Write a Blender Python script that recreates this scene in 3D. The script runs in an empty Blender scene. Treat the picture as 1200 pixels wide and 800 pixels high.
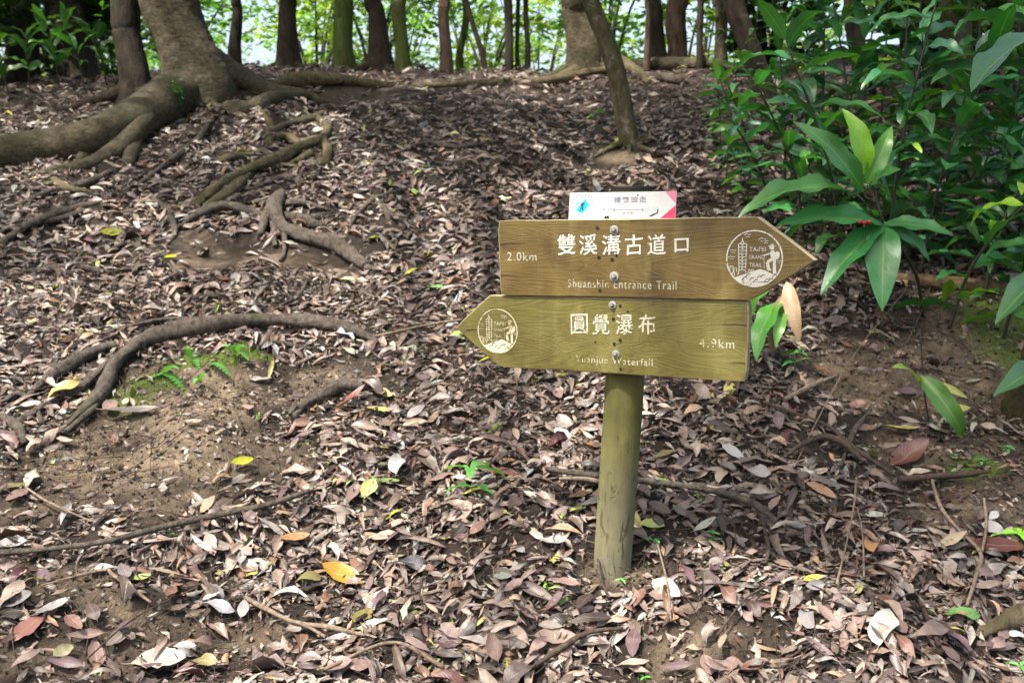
import bpy, math, random
import numpy as np
from mathutils import Vector, Matrix

random.seed(7)
RNG = np.random.default_rng(7)
SC = bpy.context.scene
COL = SC.collection
R = math.radians

# ------------------------------------------------------------------ camera, sky, sun, exposure
CZ, PITCH, FPX = 1.9, R(8.0), 1167.0
cam_d = bpy.data.cameras.new('camera'); cam = bpy.data.objects.new('camera', cam_d); COL.objects.link(cam)
cam.location = (0, 0, CZ); cam.rotation_euler = (R(90) - PITCH, 0, 0)
cam_d.sensor_width = 36; cam_d.lens = 35.0
cam_d.clip_start = 0.05; cam_d.clip_end = 400
cam_d.dof.use_dof = True; cam_d.dof.focus_distance = 2.62; cam_d.dof.aperture_fstop = 4.8; cam_d.dof.aperture_blades = 7
SC.camera = cam

SUN = Vector((-0.36, -0.30, 0.88)).normalized()      # direction towards the sun
w = bpy.data.worlds.new('World'); SC.world = w; w.use_nodes = True
nt = w.node_tree; bgn = nt.nodes['Background']
sky = nt.nodes.new('ShaderNodeTexSky'); sky.sky_type = 'NISHITA'; sky.sun_disc = False
sky.sun_elevation = math.asin(SUN.z); sky.sun_rotation = math.atan2(SUN.x, SUN.y)
sky.air_density = 1.0; sky.dust_density = 7.0; sky.ozone_density = 0.3
nt.links.new(sky.outputs[0], bgn.inputs[0]); bgn.inputs[1].default_value = 0.15
sl = bpy.data.lights.new('sun', 'SUN'); sl.energy = 3.0; sl.angle = R(1.2); sl.color = (1.0, 0.94, 0.85)
so = bpy.data.objects.new('sun', sl); COL.objects.link(so); so.rotation_euler = SUN.to_track_quat('Z', 'Y').to_euler(); so.location = (-6, -5, 14)
SC.view_settings.view_transform = 'Standard'; SC.view_settings.look = 'None'
SC.view_settings.exposure = 1.85; SC.view_settings.gamma = 1.0
SC.cycles.max_bounces = 6; SC.cycles.diffuse_bounces = 3; SC.cycles.transmission_bounces = 4
SC.cycles.use_denoising = True

# ------------------------------------------------------------------ terrain
CP, SP = math.cos(PITCH), math.sin(PITCH)
def ray(px, py):
    x = (px - 600) / FPX; v = (400 - py) / FPX
    return np.array([x, CP + v * SP, -SP + v * CP])
def sstep(t):
    t = np.clip(t, 0, 1); return t * t * (3 - 2 * t)
_w = []
for lam, amp in ((2.6, .032), (1.1, .022), (.45, .013), (.17, .0055)):
    for k in range(7):
        a = RNG.uniform(0, 2 * np.pi); l = lam * RNG.uniform(.75, 1.3)
        _w.append((math.cos(a) * 2 * np.pi / l, math.sin(a) * 2 * np.pi / l, RNG.uniform(0, 6.28), amp * .55))
SL = 0.3057
def base_h(x, y):
    x = np.asarray(x, float); y = np.asarray(y, float)
    sp = lambda t, wd: wd * np.logaddexp(0, t / wd)
    z = SL * y - (SL + .02) * sp(y - 11.0, .35) - .20 * sp(y - 15.0, 1.2) + .10 * sp(y - 40, 4)
    z = z - SL * .55 * -sp(-(y - .6), .5) * 1.0            # the path flattens where the photographer stands
    z = z + .30 * sstep((x - 1.5 - .12 * y) / 1.8) * sstep((y - 3.6) / 1.5)   # bank on the right
    z = z - .25 * sstep((-x - 3.6) / 2.5)
    return z
def plane_hit(px, py):
    d = ray(px, py); t = np.arange(1.2, 40, .01)
    zz = CZ + d[2] * t - base_h(d[0] * t, d[1] * t)
    k = np.argmax(zz < 0)
    if zz[k] >= 0: k = np.argmin(zz)
    return d[0] * t[k], d[1] * t[k]
# hollows: (px, py, radius x, radius y, depth), bare patches likewise
HOL = [(215, 470, .22, .20, .075), (300, 446, .26, .17, .085), (385, 425, .22, .15, .06), (140, 515, .2, .2, .05),
       (335, 300, .30, .22, .06), (265, 285, .22, .2, .05), (395, 325, .2, .2, .04), (720, 190, .28, .26, .10),
       (720, 665, .16, .14, .02), (370, 112, .9, .35, .10), (980, 110, .9, .4, .08), (340, 190, .4, .3, .06),
       (820, 640, .2, .12, .035), (560, 640, .2, .12, .03), (1080, 500, .5, .3, .05), (40, 210, .6, .3, .05)]
HOL = [(*plane_hit(a, b), c, d, e) for a, b, c, d, e in HOL]
BARE = [(235, 440, .36, .13, 1.0), (180, 462, .24, .12, 1.0), (210, 480, .34, .20, 1.0), (300, 450, .28, .14, 1.1), (385, 425, .2, .1, 1.1), (150, 535, .48, .26, 1.0), (280, 525, .26, .18, .75), (60, 580, .32, .2, .7), (200, 580, .3, .14, .75),
        (60, 690, .26, .10, .6), (180, 720, .22, .09, .6), (300, 700, .18, .07, .5), (60, 770, .25, .09, .55), (230, 770, .2, .08, .55),
        (300, 300, .42, .2, .95), (400, 300, .2, .2, .5), (240, 290, .25, .2, .6), (720, 680, .13, .10, .95), (600, 650, .16, .1, .55), (820, 770, .2, .1, .7),
        (1000, 440, .40, .28, .75), (1110, 440, .45, .4, .8), (1080, 520, .4, .26, .7), (1150, 600, .3, .2, .65), (1180, 400, .4, .5, .9),
        (720, 180, .22, .26, .8), (370, 108, .9, .25, .6), (350, 180, .4, .2, .4), (810, 640, .16, .08, .5)]
BARE = [(*plane_hit(a, b), c, d, e) for a, b, c, d, e in BARE]
def H(x, y):
    x = np.asarray(x, float); y = np.asarray(y, float)
    z = base_h(x, y)
    for a, b, p, m in _w: z = z + m * np.sin(a * x + b * y + p)
    for cx, cy, rx, ry, d in HOL: z = z - d * np.exp(-((x - cx) / rx) ** 2 - ((y - cy) / ry) ** 2)
    return z
def bare(x, y):
    b = np.zeros(np.shape(x))
    for cx, cy, rx, ry, d in BARE: b = np.maximum(b, d * np.exp(-(((x - cx) / rx) ** 2 + ((y - cy) / ry) ** 2) ** 1.4))
    n = np.sin(x * 9.1 + 2 * np.sin(y * 7)) * np.sin(y * 8.3 + 2 * np.sin(x * 6.1))
    n2 = np.sin(x * 23 + 3 * np.sin(y * 17)) * np.sin(y * 21 + 3 * np.sin(x * 19))
    return np.clip(b + (.34 * n + .22 * n2) * (b > .06) * (1 - .6 * b), 0, 1)
def normal(x, y, e=.03):
    n = np.stack([-(H(x + e, y) - H(x - e, y)) / (2 * e), -(H(x, y + e) - H(x, y - e)) / (2 * e), np.ones(np.shape(x))], -1)
    return n / np.linalg.norm(n, axis=-1, keepdims=True)
_t = np.arange(1.2, 30, .008)
def G(px, py, lift=0.0):
    """the point of the ground seen at a pixel of the photograph"""
    d = ray(px, py)
    zz = CZ + d[2] * _t - H(d[0] * _t, d[1] * _t)
    k = int(np.argmax(zz < 0))
    if zz[k] >= 0: k = int(np.argmin(zz))
    x, y = d[0] * _t[k], d[1] * _t[k]
    return Vector((x, y, float(H(x, y)) + lift))
def AT(px, py, Y):
    d = ray(px, py); t = Y / d[1]
    return Vector((d[0] * t, Y, CZ + d[2] * t))
def ppm(p):  # pixels per metre at a point
    return FPX / max(.5, (p.y * CP - (p.z - CZ) * SP))

# ------------------------------------------------------------------ object helpers
def link(name, me, mat=None, parent=None, smooth=True):
    o = bpy.data.objects.new(name, me); COL.objects.link(o)
    if mat and not me.materials: me.materials.append(mat)
    if parent: o.parent = parent
    return o
def mesh_np(name, V, F, mat=None, smooth=True, uv=None, col=None):
    """F: (n,k) int array of faces with k corners, or a list of such arrays"""
    Fs = F if isinstance(F, list) else [F]
    Fs = [np.asarray(f, np.int32) for f in Fs if len(f)]
    me = bpy.data.meshes.new(name)
    me.vertices.add(len(V)); me.vertices.foreach_set('co', np.asarray(V, np.float32).ravel())
    loops = np.concatenate([f.ravel() for f in Fs]); tot = np.concatenate([np.full(len(f), f.shape[1], np.int32) for f in Fs])
    st = np.concatenate([[0], np.cumsum(tot)[:-1]]).astype(np.int32)
    me.loops.add(len(loops)); me.loops.foreach_set('vertex_index', loops)
    me.polygons.add(len(tot)); me.polygons.foreach_set('loop_start', st); me.polygons.foreach_set('loop_total', tot)
    me.polygons.foreach_set('use_smooth', np.full(len(tot), smooth))
    if uv is not None:
        l = me.uv_layers.new(name='UVMap'); l.data.foreach_set('uv', np.asarray(uv, np.float32)[loops].ravel())
    if col is not None:
        a = me.attributes.new('tint', 'FLOAT_COLOR', 'POINT'); a.data.foreach_set('color', np.asarray(col, np.float32).ravel())
    if mat: me.materials.append(mat)
    me.update(); me.validate(verbose=False)
    return me
class MB:
    def __init__(s): s.v = []; s.f = {}; s.n = 0
    def add(s, V, F):
        s.v.append(np.asarray(V, float).reshape(-1, 3))
        for f in (F if isinstance(F, list) else [F]):
            f = np.asarray(f, int); s.f.setdefault(f.shape[1], []).append(f + s.n)
        s.n += len(s.v[-1])
    def build(s, name, mat, parent=None, smooth=True):
        me = mesh_np(name, np.concatenate(s.v), [np.concatenate(f) for f in s.f.values()], mat, smooth)
        return link(name, me, None, parent)
def tag(o, label=None, cat=None, group=None, kind=None):
    if label: o['label'] = label
    if cat: o['category'] = cat
    if group: o['group'] = group
    if kind: o['kind'] = kind
    return o
def thing(name, loc, label, cat, group=None):
    o = bpy.data.objects.new(name, None); COL.objects.link(o); o.location = loc
    o.empty_display_size = .1
    return tag(o, label, cat, group)
def child_mesh(o, root):  # geometry was written in world space; keep it there under its thing
    o.parent = root; o.matrix_parent_inverse = Matrix.Translation(-Vector(root.location)); return o
def spline(P, n):
    P = [np.asarray(p, float) for p in P]
    if len(P) == 2: return np.array([P[0] + (P[1] - P[0]) * t for t in np.linspace(0, 1, n)])
    Q = [2 * P[0] - P[1]] + P + [2 * P[-1] - P[-2]]
    out = []
    for t in np.linspace(0, len(P) - 1, n):
        i = min(int(t), len(P) - 2); u = t - i; a, b, c, d = Q[i:i + 4]
        out.append(.5 * ((2 * b) + (-a + c) * u + (2 * a - 5 * b + 4 * c - d) * u * u + (-a + 3 * b - 3 * c + d) * u ** 3))
    return np.array(out)
def tube(P, n=None, seg=10, rough=.10, seed=None, flare=None, knots=0):
    """P: rows (x,y,z,r). A bark tube with an uneven surface, closed at both ends."""
    rg = np.random.default_rng(seed if seed is not None else RNG.integers(1 << 30))
    n = n or max(6, len(P) * 6)
    S = spline(P, n); C, r = S[:, :3], np.maximum(S[:, 3], .0008)
    T = np.gradient(C, axis=0); T /= np.linalg.norm(T, axis=1, keepdims=True) + 1e-9
    up = np.array([0, 0, 1.]) if abs(T[0][2]) < .85 else np.array([0, 1., 0])
    U = np.zeros_like(C); u = np.cross(T[0], up); u /= np.linalg.norm(u)
    for i in range(n):
        u = u - T[i] * u.dot(T[i]); u /= np.linalg.norm(u) + 1e-9; U[i] = u
    W = np.cross(T, U)
    th = np.linspace(0, 2 * np.pi, seg, endpoint=False)
    s = np.linspace(0, 1, n)[:, None]
    nz = np.zeros((n, seg))
    for k in range(5):
        nz += np.sin(rg.integers(1, 4) * th[None] + s * rg.uniform(-9, 9) * (n / 20) + rg.uniform(0, 6.3)) / 5
    nz += rg.normal(0, .25, (n, seg))
    rr = r[:, None] * (1 + rough * nz)
    V = C[:, None] + rr[..., None] * (np.cos(th)[None, :, None] * U[:, None] + np.sin(th)[None, :, None] * W[:, None])
    V = V.reshape(-1, 3)
    i = np.arange(n - 1)[:, None] * seg; j = np.arange(seg)[None]; j2 = (j + 1) % seg
    F = np.stack([i + j, i + j2, i + seg + j2, i + seg + j], -1).reshape(-1, 4)
    V = np.vstack([V, C[0], C[-1]]); a, b = n * seg, n * seg + 1
    c0 = np.stack([np.full(seg, a), j2[0], j[0]], -1); c1 = np.stack([np.full(seg, b), (n - 1) * seg + j[0], (n - 1) * seg + j2[0]], -1)
    return V, [F, np.vstack([c0, c1])]

# ------------------------------------------------------------------ materials
class NT:
    def __init__(s, name):
        s.m = bpy.data.materials.new(name); s.m.use_nodes = True; s.t = s.m.node_tree
        s.b = s.t.nodes['Principled BSDF']; s.out = s.t.nodes['Material Output']
    def n(s, typ, **k):
        nd = s.t.nodes.new(typ)
        for a, v in k.items():
            if a.startswith('i_'): nd.inputs[a[2:].replace('_', ' ')].default_value = v
            else: setattr(nd, a, v)
        return nd
    def l(s, a, b): s.t.links.new(a, b)
    def coord(s, kind='Object', scale=(1, 1, 1), rot=(0, 0, 0)):
        c = s.n('ShaderNodeTexCoord'); m = s.n('ShaderNodeMapping'); m.inputs['Scale'].default_value = scale; m.inputs['Rotation'].default_value = rot
        s.l(c.outputs[kind], m.inputs[0]); return m.outputs[0]
    def noise(s, vec, scale, detail=4, rough=.55, dist=0):
        nd = s.n('ShaderNodeTexNoise'); nd.inputs['Scale'].default_value = scale; nd.inputs['Detail'].default_value = detail
        nd.inputs['Roughness'].default_value = rough; nd.inputs['Distortion'].default_value = dist
        if vec is not None: s.l(vec, nd.inputs['Vector'])
        return nd.outputs['Fac']
    def ramp(s, fac, stops):
        r = s.n('ShaderNodeValToRGB'); e = r.color_ramp.elements
        while len(e) < len(stops): e.new(.5)
        for q, (p, c) in zip(e, stops): q.position = p; q.color = (*c, 1) if len(c) == 3 else c
        s.l(fac, r.inputs[0]); return r.outputs[0]
    def gray(s, fac, a, b):
        m = s.n('ShaderNodeMapRange'); m.inputs['From Min'].default_value = a; m.inputs['From Max'].default_value = b
        s.l(fac, m.inputs[0]); return m.outputs[0]
    def mix(s, fac, a, b, mode='MIX'):
        m = s.n('ShaderNodeMix', data_type='RGBA', blend_type=mode)
        for sock, v in ((m.inputs[0], fac), (m.inputs[6], a), (m.inputs[7], b)):
            if hasattr(v, 'links'): s.l(v, sock)
            else: sock.default_value = v if not isinstance(v, tuple) or len(v) == 4 else (*v, 1)
        return m.outputs[2]
    def math(s, op, a, b=0.0):
        m = s.n('ShaderNodeMath', operation=op)
        for sock, v in ((m.inputs[0], a), (m.inputs[1], b)):
            if hasattr(v, 'links'): s.l(v, sock)
            else: sock.default_value = v
        return m.outputs[0]
    def bump(s, h, strength=.5, dist=.01):
        b = s.n('ShaderNodeBump'); b.inputs['Strength'].default_value = strength; b.inputs['Distance'].default_value = dist
        s.l(h, b.inputs['Height']); s.l(b.outputs[0], s.b.inputs['Normal']); return b
    def base(s, c, rough=.8, spec=.3):
        if hasattr(c, 'links'): s.l(c, s.b.inputs['Base Color'])
        else: s.b.inputs['Base Color'].default_value = (*c, 1)
        if hasattr(rough, 'links'): s.l(rough, s.b.inputs['Roughness'])
        else: s.b.inputs['Roughness'].default_value = rough
        s.b.inputs['Specular IOR Level'].default_value = spec
    def translucent(s, color, fac):
        t = s.n('ShaderNodeBsdfTranslucent'); m = s.n('ShaderNodeMixShader'); m.inputs[0].default_value = fac
        if hasattr(color, 'links'): s.l(color, t.inputs[0])
        else: t.inputs[0].default_value = (*color, 1)
        s.l(s.b.outputs[0], m.inputs[1]); s.l(t.outputs[0], m.inputs[2]); s.l(m.outputs[0], s.out.inputs[0])

def m_ground():
    k = NT('forest_soil'); v = k.coord()
    a = k.n('ShaderNodeAttribute', attribute_name='bare')
    n1 = k.noise(v, 3.0, 5); n2 = k.noise(v, 22, 8, .7); n3 = k.noise(v, 110, 4, .7)
    dark = k.ramp(n2, [(.3, (.010, .008, .006)), (.55, (.032, .023, .017)), (.8, (.075, .055, .038))])
    tan = k.ramp(n2, [(.25, (.075, .056, .038)), (.5, (.19, .142, .095)), (.75, (.30, .235, .165))])
    f = k.math('MULTIPLY', k.gray(a.outputs['Fac'], .35, 1.0), k.gray(n1, .25, .42))
    c = k.mix(f, dark, tan)
    mo = k.n('ShaderNodeAttribute', attribute_name='moss'); mf = k.gray(k.math('ADD', mo.outputs['Fac'], k.math('MULTIPLY', n2, .7)), .62, .95)
    c = k.mix(k.math('MULTIPLY', mf, .85), c, k.mix(n3, (.03, .055, .006, 1), (.13, .20, .02, 1)))
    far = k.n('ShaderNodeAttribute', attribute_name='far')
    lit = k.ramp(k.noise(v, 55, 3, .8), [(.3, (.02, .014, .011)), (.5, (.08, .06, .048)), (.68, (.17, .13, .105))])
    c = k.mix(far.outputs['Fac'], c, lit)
    c = k.mix(.45, c, k.ramp(n3, [(.3, (.45, .45, .45)), (.7, (1.3, 1.3, 1.3))]), 'MULTIPLY')
    k.base(c, .9, .25)
    k.bump(k.math('ADD', k.math('MULTIPLY', n3, .6), n2), 1.0, .03)
    return k.m
def m_leaf(name, tint='attr', trans=0.12, rough=.5, veins=.5, spec=.4, green=False):
    k = NT(name); uvn = k.n('ShaderNodeTexCoord'); v = k.coord()
    if tint == 'attr': c = k.n('ShaderNodeAttribute', attribute_name='tint').outputs['Color']
    elif tint == 'object': c = k.n('ShaderNodeObjectInfo').outputs['Color']
    else: c = k.mix(0.0, tint, tint)
    sx = k.n('ShaderNodeSeparateXYZ'); k.l(uvn.outputs['UV'], sx.inputs[0])
    du = k.math('ABSOLUTE', k.math('SUBTRACT', sx.outputs[1], .5))
    mid = k.gray(du, .05, .015)                                  # midrib
    # side veins: stripes running out from the midrib
    ang = k.math('SINE', k.math('MULTIPLY', k.math('SUBTRACT', sx.outputs[0], k.math('MULTIPLY', du, .55)), 95.0 if green else 70.0))
    ns = k.noise(v, 60, 4, .65); nb = k.noise(v, 14, 2)
    mott = k.ramp(ns, [(.3, (.62, .60, .58)), (.52, (1, 1, 1)), (.75, (1.28, 1.22, 1.18))] if not green else [(.3, (.82, .82, .82)), (.7, (1.18, 1.15, 1.1))])
    c = k.mix(1.0, c, mott, 'MULTIPLY')
    c = k.mix(k.math('MULTIPLY', mid, .13 if not green else .35), c, (.42, .36, .26, 1) if not green else (.22, .33, .08, 1))
    rr = k.gray(nb, -.2, 1.6) if False else rough
    k.base(c, rr, spec)
    h = k.math('ADD', k.math('MULTIPLY', ang, .3 * veins), k.math('ADD', k.math('MULTIPLY', ns, .5), k.math('MULTIPLY', mid, -.8)))
    k.bump(h, .5, .0012 if green else .0018)
    if trans: k.translucent(k.mix(1.0, c, (1.5, 1.9, .55, 1), 'MULTIPLY') if green else c, trans)
    return k.m
def m_bark(name, dark, light, moss=(.09, .105, .02), mossamt=.35, scale=1.0, lichen=.0, stretch=.35, rough_b=.035):
    dark = tuple(x * .7 for x in dark); light = tuple(x * .78 for x in light); moss = tuple(x * y for x, y in zip(moss, (.55, .55, .8)))
    k = NT(name); v = k.coord('Object', (1, 1, stretch)); v2 = k.coord()
    n1 = k.noise(v, 18 * scale, 8, .7); n2 = k.noise(v2, 2.4 * scale, 4); n3 = k.noise(v2, 75 * scale, 5, .7)
    c = k.ramp(n1, [(.3, dark), (.62, light)])
    g = k.n('ShaderNodeNewGeometry'); sp = k.n('ShaderNodeSeparateXYZ'); k.l(g.outputs['Normal'], sp.inputs[0])
    mm = k.math('ADD', n2, k.math('MULTIPLY', sp.outputs[2], .12))
    mm = k.gray(mm, .72 - mossamt * .5, .86 - mossamt * .5)
    mc = k.mix(n3, tuple(x * .5 for x in moss), tuple(min(1, x * 1.7) for x in moss))
    c = k.mix(k.math('MULTIPLY', mm, .85), c, mc)
    if lichen: c = k.mix(k.math('MULTIPLY', k.gray(k.noise(v2, 9 * scale, 5, .7), .56, .66), lichen), c, (.22, .225, .19, 1))
    k.base(c, .88, .25)
    k.bump(k.math('ADD', n1, k.math('MULTIPLY', n3, .4)), 1.0, rough_b)
    return k.m
def m_board(name, green):
    k = NT(name); v = k.coord('Object', (1.0, 6, 9)); v0 = k.coord()
    wv = k.noise(k.coord('Object', (.9, 5, 5)), 2.2, 2, .5, 1.2)
    lines = k.math('SINE', k.math('MULTIPLY', wv, 110))                       # growth rings cut through by the saw
    fine = k.noise(k.coord('Object', (4, 60, 130)), 3, 4, .6); blot = k.noise(v0, 5.5, 5, .6, .5); sun_streaks = k.noise(k.coord('Object', (9, 1, 1.6)), 2.2, 4, .6)
    if green: c = k.ramp(blot, [(.3, (.046, .038, .007)), (.44, (.076, .063, .012)), (.58, (.102, .090, .020)), (.8, (.17, .147, .045))])
    else: c = k.ramp(blot, [(.3, (.040, .025, .004)), (.46, (.078, .050, .010)), (.60, (.105, .072, .016)), (.8, (.18, .135, .040))])
    c = k.mix(k.math('MULTIPLY', k.gray(sun_streaks, .52, .74), .30), c, (.20, .17, .07, 1))  # pale upright streaks: sun dapple painted into the board colour
    c = k.mix(k.math('MULTIPLY', k.gray(lines, .72, 1.0), .30 if green else .16), c, (.045, .03, .008, 1))
    c = k.mix(.5, c, k.ramp(fine, [(.3, (.75, .75, .75)), (.7, (1.22, 1.22, 1.22))]), 'MULTIPLY')
    sc = k.gray(k.noise(k.coord('Object', (60, 30, 24)), 3.0, 3, .7), .73, .80)
    c = k.mix(k.math('MULTIPLY', sc, .5), c, (.42, .40, .18, 1))
    k.base(c, k.gray(fine, -.6, 1.9), .45)
    k.b.inputs['Roughness'].default_value = .5
    k.bump(k.math('ADD', fine, k.math('MULTIPLY', lines, -.25)), .35, .0016)
    return k.m
def m_plain(name, c, rough=.6, metal=0, nz=.15, spec=.4, scale=60, bump=.0006):
    k = NT(name); v = k.coord(); n = k.noise(v, scale, 5, .65)
    cc = k.mix(1.0, (*c, 1), k.ramp(n, [(.25, (1 - nz * 2,) * 3), (.75, (1 + nz,) * 3)]), 'MULTIPLY')
    k.base(cc, rough, spec); k.b.inputs['Metallic'].default_value = metal
    k.bump(n, .5, bump); return k.m
def m_paint(name, c, under, wear):
    k = NT(name); n = k.noise(k.coord('Object', (1, 1, 1)), 160, 5, .75); n2 = k.noise(k.coord(), 22, 3)
    f = k.gray(k.math('ADD', k.math('MULTIPLY', n, .7), k.math('MULTIPLY', n2, .3)), wear - .03, wear + .03)
    k.base(k.mix(f, (*under, 1), (*c, 1)), .6, .3); return k.m

M = dict(

    soil=m_ground(),
    litter=m_leaf('dead_leaf_blades', 'attr', .05, .40, .6, .5),
    dead=m_leaf('dead_leaf_surface', 'object', .05, .40, .7, .5),
    fol=m_leaf('green_foliage', 'attr', .38, .5, .0, .35, True),
    ginger=m_leaf('glossy_green_leaf', 'object', .22, .31, .7, .5, True),
    fern=m_leaf('fern_green', 'object', .3, .55, .1, .3, True),
    bark_big=m_bark('mossy_smooth_bark', (.04, .032, .020), (.14, .115, .07), (.075, .072, .025), .34, 1.2, .3, 1.7, .03),
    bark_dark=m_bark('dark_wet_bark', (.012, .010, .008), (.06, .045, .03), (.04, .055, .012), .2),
    bark_green=m_bark('green_mossy_bark', (.04, .05, .015), (.11, .13, .035), (.10, .16, .02), .6, 1.3),
    bark_brown=m_bark('brown_smooth_bark', (.06, .035, .024), (.19, .13, .095), (.1, .09, .04), .1),
    bark_pale=m_bark('lichen_spotted_bark', (.045, .038, .02), (.17, .14, .08), (.10, .10, .02), .45, 1.6, .6),
    mound=m_bark('mossy_earth', (.02, .015, .010), (.11, .08, .045), (.10, .12, .02), .55, 2.6, 0, 1, .04),
    root_grey=m_bark('weathered_grey_root', (.035, .027, .020), (.17, .14, .115), (.09, .10, .025), .12, 2.2, .15, .6, .03),
    root_moss=m_bark('mossy_root', (.06, .045, .025), (.21, .17, .10), (.10, .10, .02), .32, 2, .15, .6, .03),
    twig=m_bark('dry_twig', (.07, .05, .035), (.25, .19, .14), (.08, .08, .03), .0, 4, .0, 1, .004),
    twig_dark=m_bark('dark_wet_stick', (.018, .013, .010), (.085, .06, .045), (.08, .08, .03), .0, 4, .0, 1, .004),
    stem=m_plain('dark_plant_stem', (.025, .022, .012), .55), gstem=m_plain('green_plant_stem', (.10, .16, .03), .5),
    rotten=m_bark('rotten_log_wood', (.035, .022, .012), (.20, .135, .075), (.1, .09, .03), .1, 2, .1, 1, .012),
    berry=m_plain('red_berry', (.35, .01, .015), .25), moss=m_plain('bright_moss', (.10, .17, .015), .95, 0, .5, .1, 300, .006),
    board_a=m_board('stained_brown_board', False), board_b=m_board('stained_olive_board', True),
    edge=m_plain('pale_sawn_edge', (.24, .20, .12), .8),
    white=m_paint('white_carving_paint', (.46, .45, .39), (.12, .095, .03), .43),
    worn=m_paint('worn_carving_paint', (.42, .40, .30), (.13, .105, .03), .44),
    very_worn=m_paint('flaking_carving_paint', (.40, .37, .25), (.17, .14, .04), .48),
    groove=m_plain('dark_groove_and_shadow', (.03, .022, .012), .9), steel=m_plain('galvanised_steel', (.34, .33, .31), .45, .6, .2),
    rust=m_plain('rust_stain', (.16, .075, .04), .85), plate=m_plain('white_sign_plate', (.50, .51, .50), .35, 0, .03, .5),
    pink=m_plain('pink_print', (.55, .045, .12), .4, 0, .05), palepink=m_plain('faded_pink_print', (.60, .17, .26), .4, 0, .05),
    teal=m_plain('teal_print', (.01, .38, .40), .4, 0, .05), paleteal=m_plain('pale_teal_print', (.30, .52, .53), .4, 0, .05), navy=m_plain('navy_print', (.03, .05, .16), .4, 0, .05),
    faded=m_plain('faded_grey_print', (.17, .18, .21), .4, 0, .1), sticker=m_plain('peeling_sticker', (.42, .46, .45), .35, 0, .05),
)
def m_post():
    k = NT('stained_round_post'); v = k.coord('Object', (1, 1, .25)); v0 = k.coord()
    n = k.noise(v, 45, 7, .7); b = k.noise(v0, 6, 4); f = k.noise(v0, 240, 3, .7)
    c = k.ramp(b, [(.3, (.046, .044, .010)), (.5, (.088, .084, .022)), (.7, (.15, .142, .055))])
    z = k.n('ShaderNodeSeparateXYZ'); k.l(k.coord(), z.inputs[0])
    grey = k.gray(k.math('ADD', z.outputs[2], k.math('MULTIPLY', b, .5)), 1.50, .95)
    c = k.mix(k.math('MULTIPLY', grey, .8), c, k.mix(f, (.10, .09, .06, 1), (.25, .235, .18, 1)))  # lower post paler and greyer, with lit speckle put into the colour
    crack = k.gray(k.noise(k.coord('Object', (1, 1, .3)), 42, 4, .6, .8), .57, .64)
    c = k.mix(k.math('MULTIPLY', crack, .8), c, (.05, .04, .02, 1))
    c = k.mix(.6, c, k.ramp(n, [(.3, (.6, .6, .6)), (.7, (1.25, 1.25, 1.25))]), 'MULTIPLY')
    k.base(c, .8, .3); k.bump(k.math('ADD', k.math('SUBTRACT', n, crack), k.math('MULTIPLY', f, .6)), .6, .003); return k.m
M['latin'] = m_paint('thin_carving_paint', (.36, .34, .26), (.11, .085, .02), .45); M['post'] = m_post(); M['cap'] = m_plain('dark_shaded_top', (.018, .018, .015), .7); M['nut'] = m_plain('dull_dark_steel', (.16, .15, .14), .5, .6, .3)

# ------------------------------------------------------------------ ground sheet
def axis(lo, hi, c0, c1, fine, grow=1.12):
    a = list(np.arange(c0, c1, fine)); s = fine
    while a[-1] < hi: s *= grow; a.append(a[-1] + s)
    s = fine
    while a[0] > lo: s *= grow; a.insert(0, a[0] - s)
    return np.array(a)
xs = axis(-60, 60, -3.6, 3.9, .035); ys = axis(-30, 90, 1.6, 6.2, .03, 1.03)
X, Y = np.meshgrid(xs, ys)
Z = H(X, Y)
nx, ny = len(xs), len(ys)
i = np.arange(ny - 1)[:, None] * nx; j = np.arange(nx - 1)[None]
F = np.stack([i + j, i + j + 1, i + nx + j + 1, i + nx + j], -1).reshape(-1, 4)
V = np.stack([X, Y, Z], -1).reshape(-1, 3)
micro = RNG.normal(0, .0022, len(V)); V[:, 2] += micro
gm = mesh_np('forest_ground', V, F, M['soil'])
a = gm.attributes.new('bare', 'FLOAT', 'POINT'); a.data.foreach_set('value', bare(X, Y).ravel().astype(np.float32))
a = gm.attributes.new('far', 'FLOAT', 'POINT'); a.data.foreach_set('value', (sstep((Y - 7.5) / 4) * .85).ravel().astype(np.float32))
ms = np.zeros(X.shape)
for a_, b_, c_, d_ in ((150, 470, .10, .07), (175, 448, .12, .06), (215, 425, .12, .05), (262, 418, .10, .04), (300, 415, .10, .03), (1210, 400, .3, .5), (345, 195, .12, .08), (1150, 545, .12, .08)):
    gx, gy, _ = G(a_, b_); ms = np.maximum(ms, np.exp(-((X - gx) / c_) ** 2 - ((Y - gy) / d_) ** 2))
a = gm.attributes.new('moss', 'FLOAT', 'POINT'); a.data.foreach_set('value', ms.ravel().astype(np.float32))
tag(link('ground', gm), 'sloping forest floor of brown soil under dead leaves', kind='structure')

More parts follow.
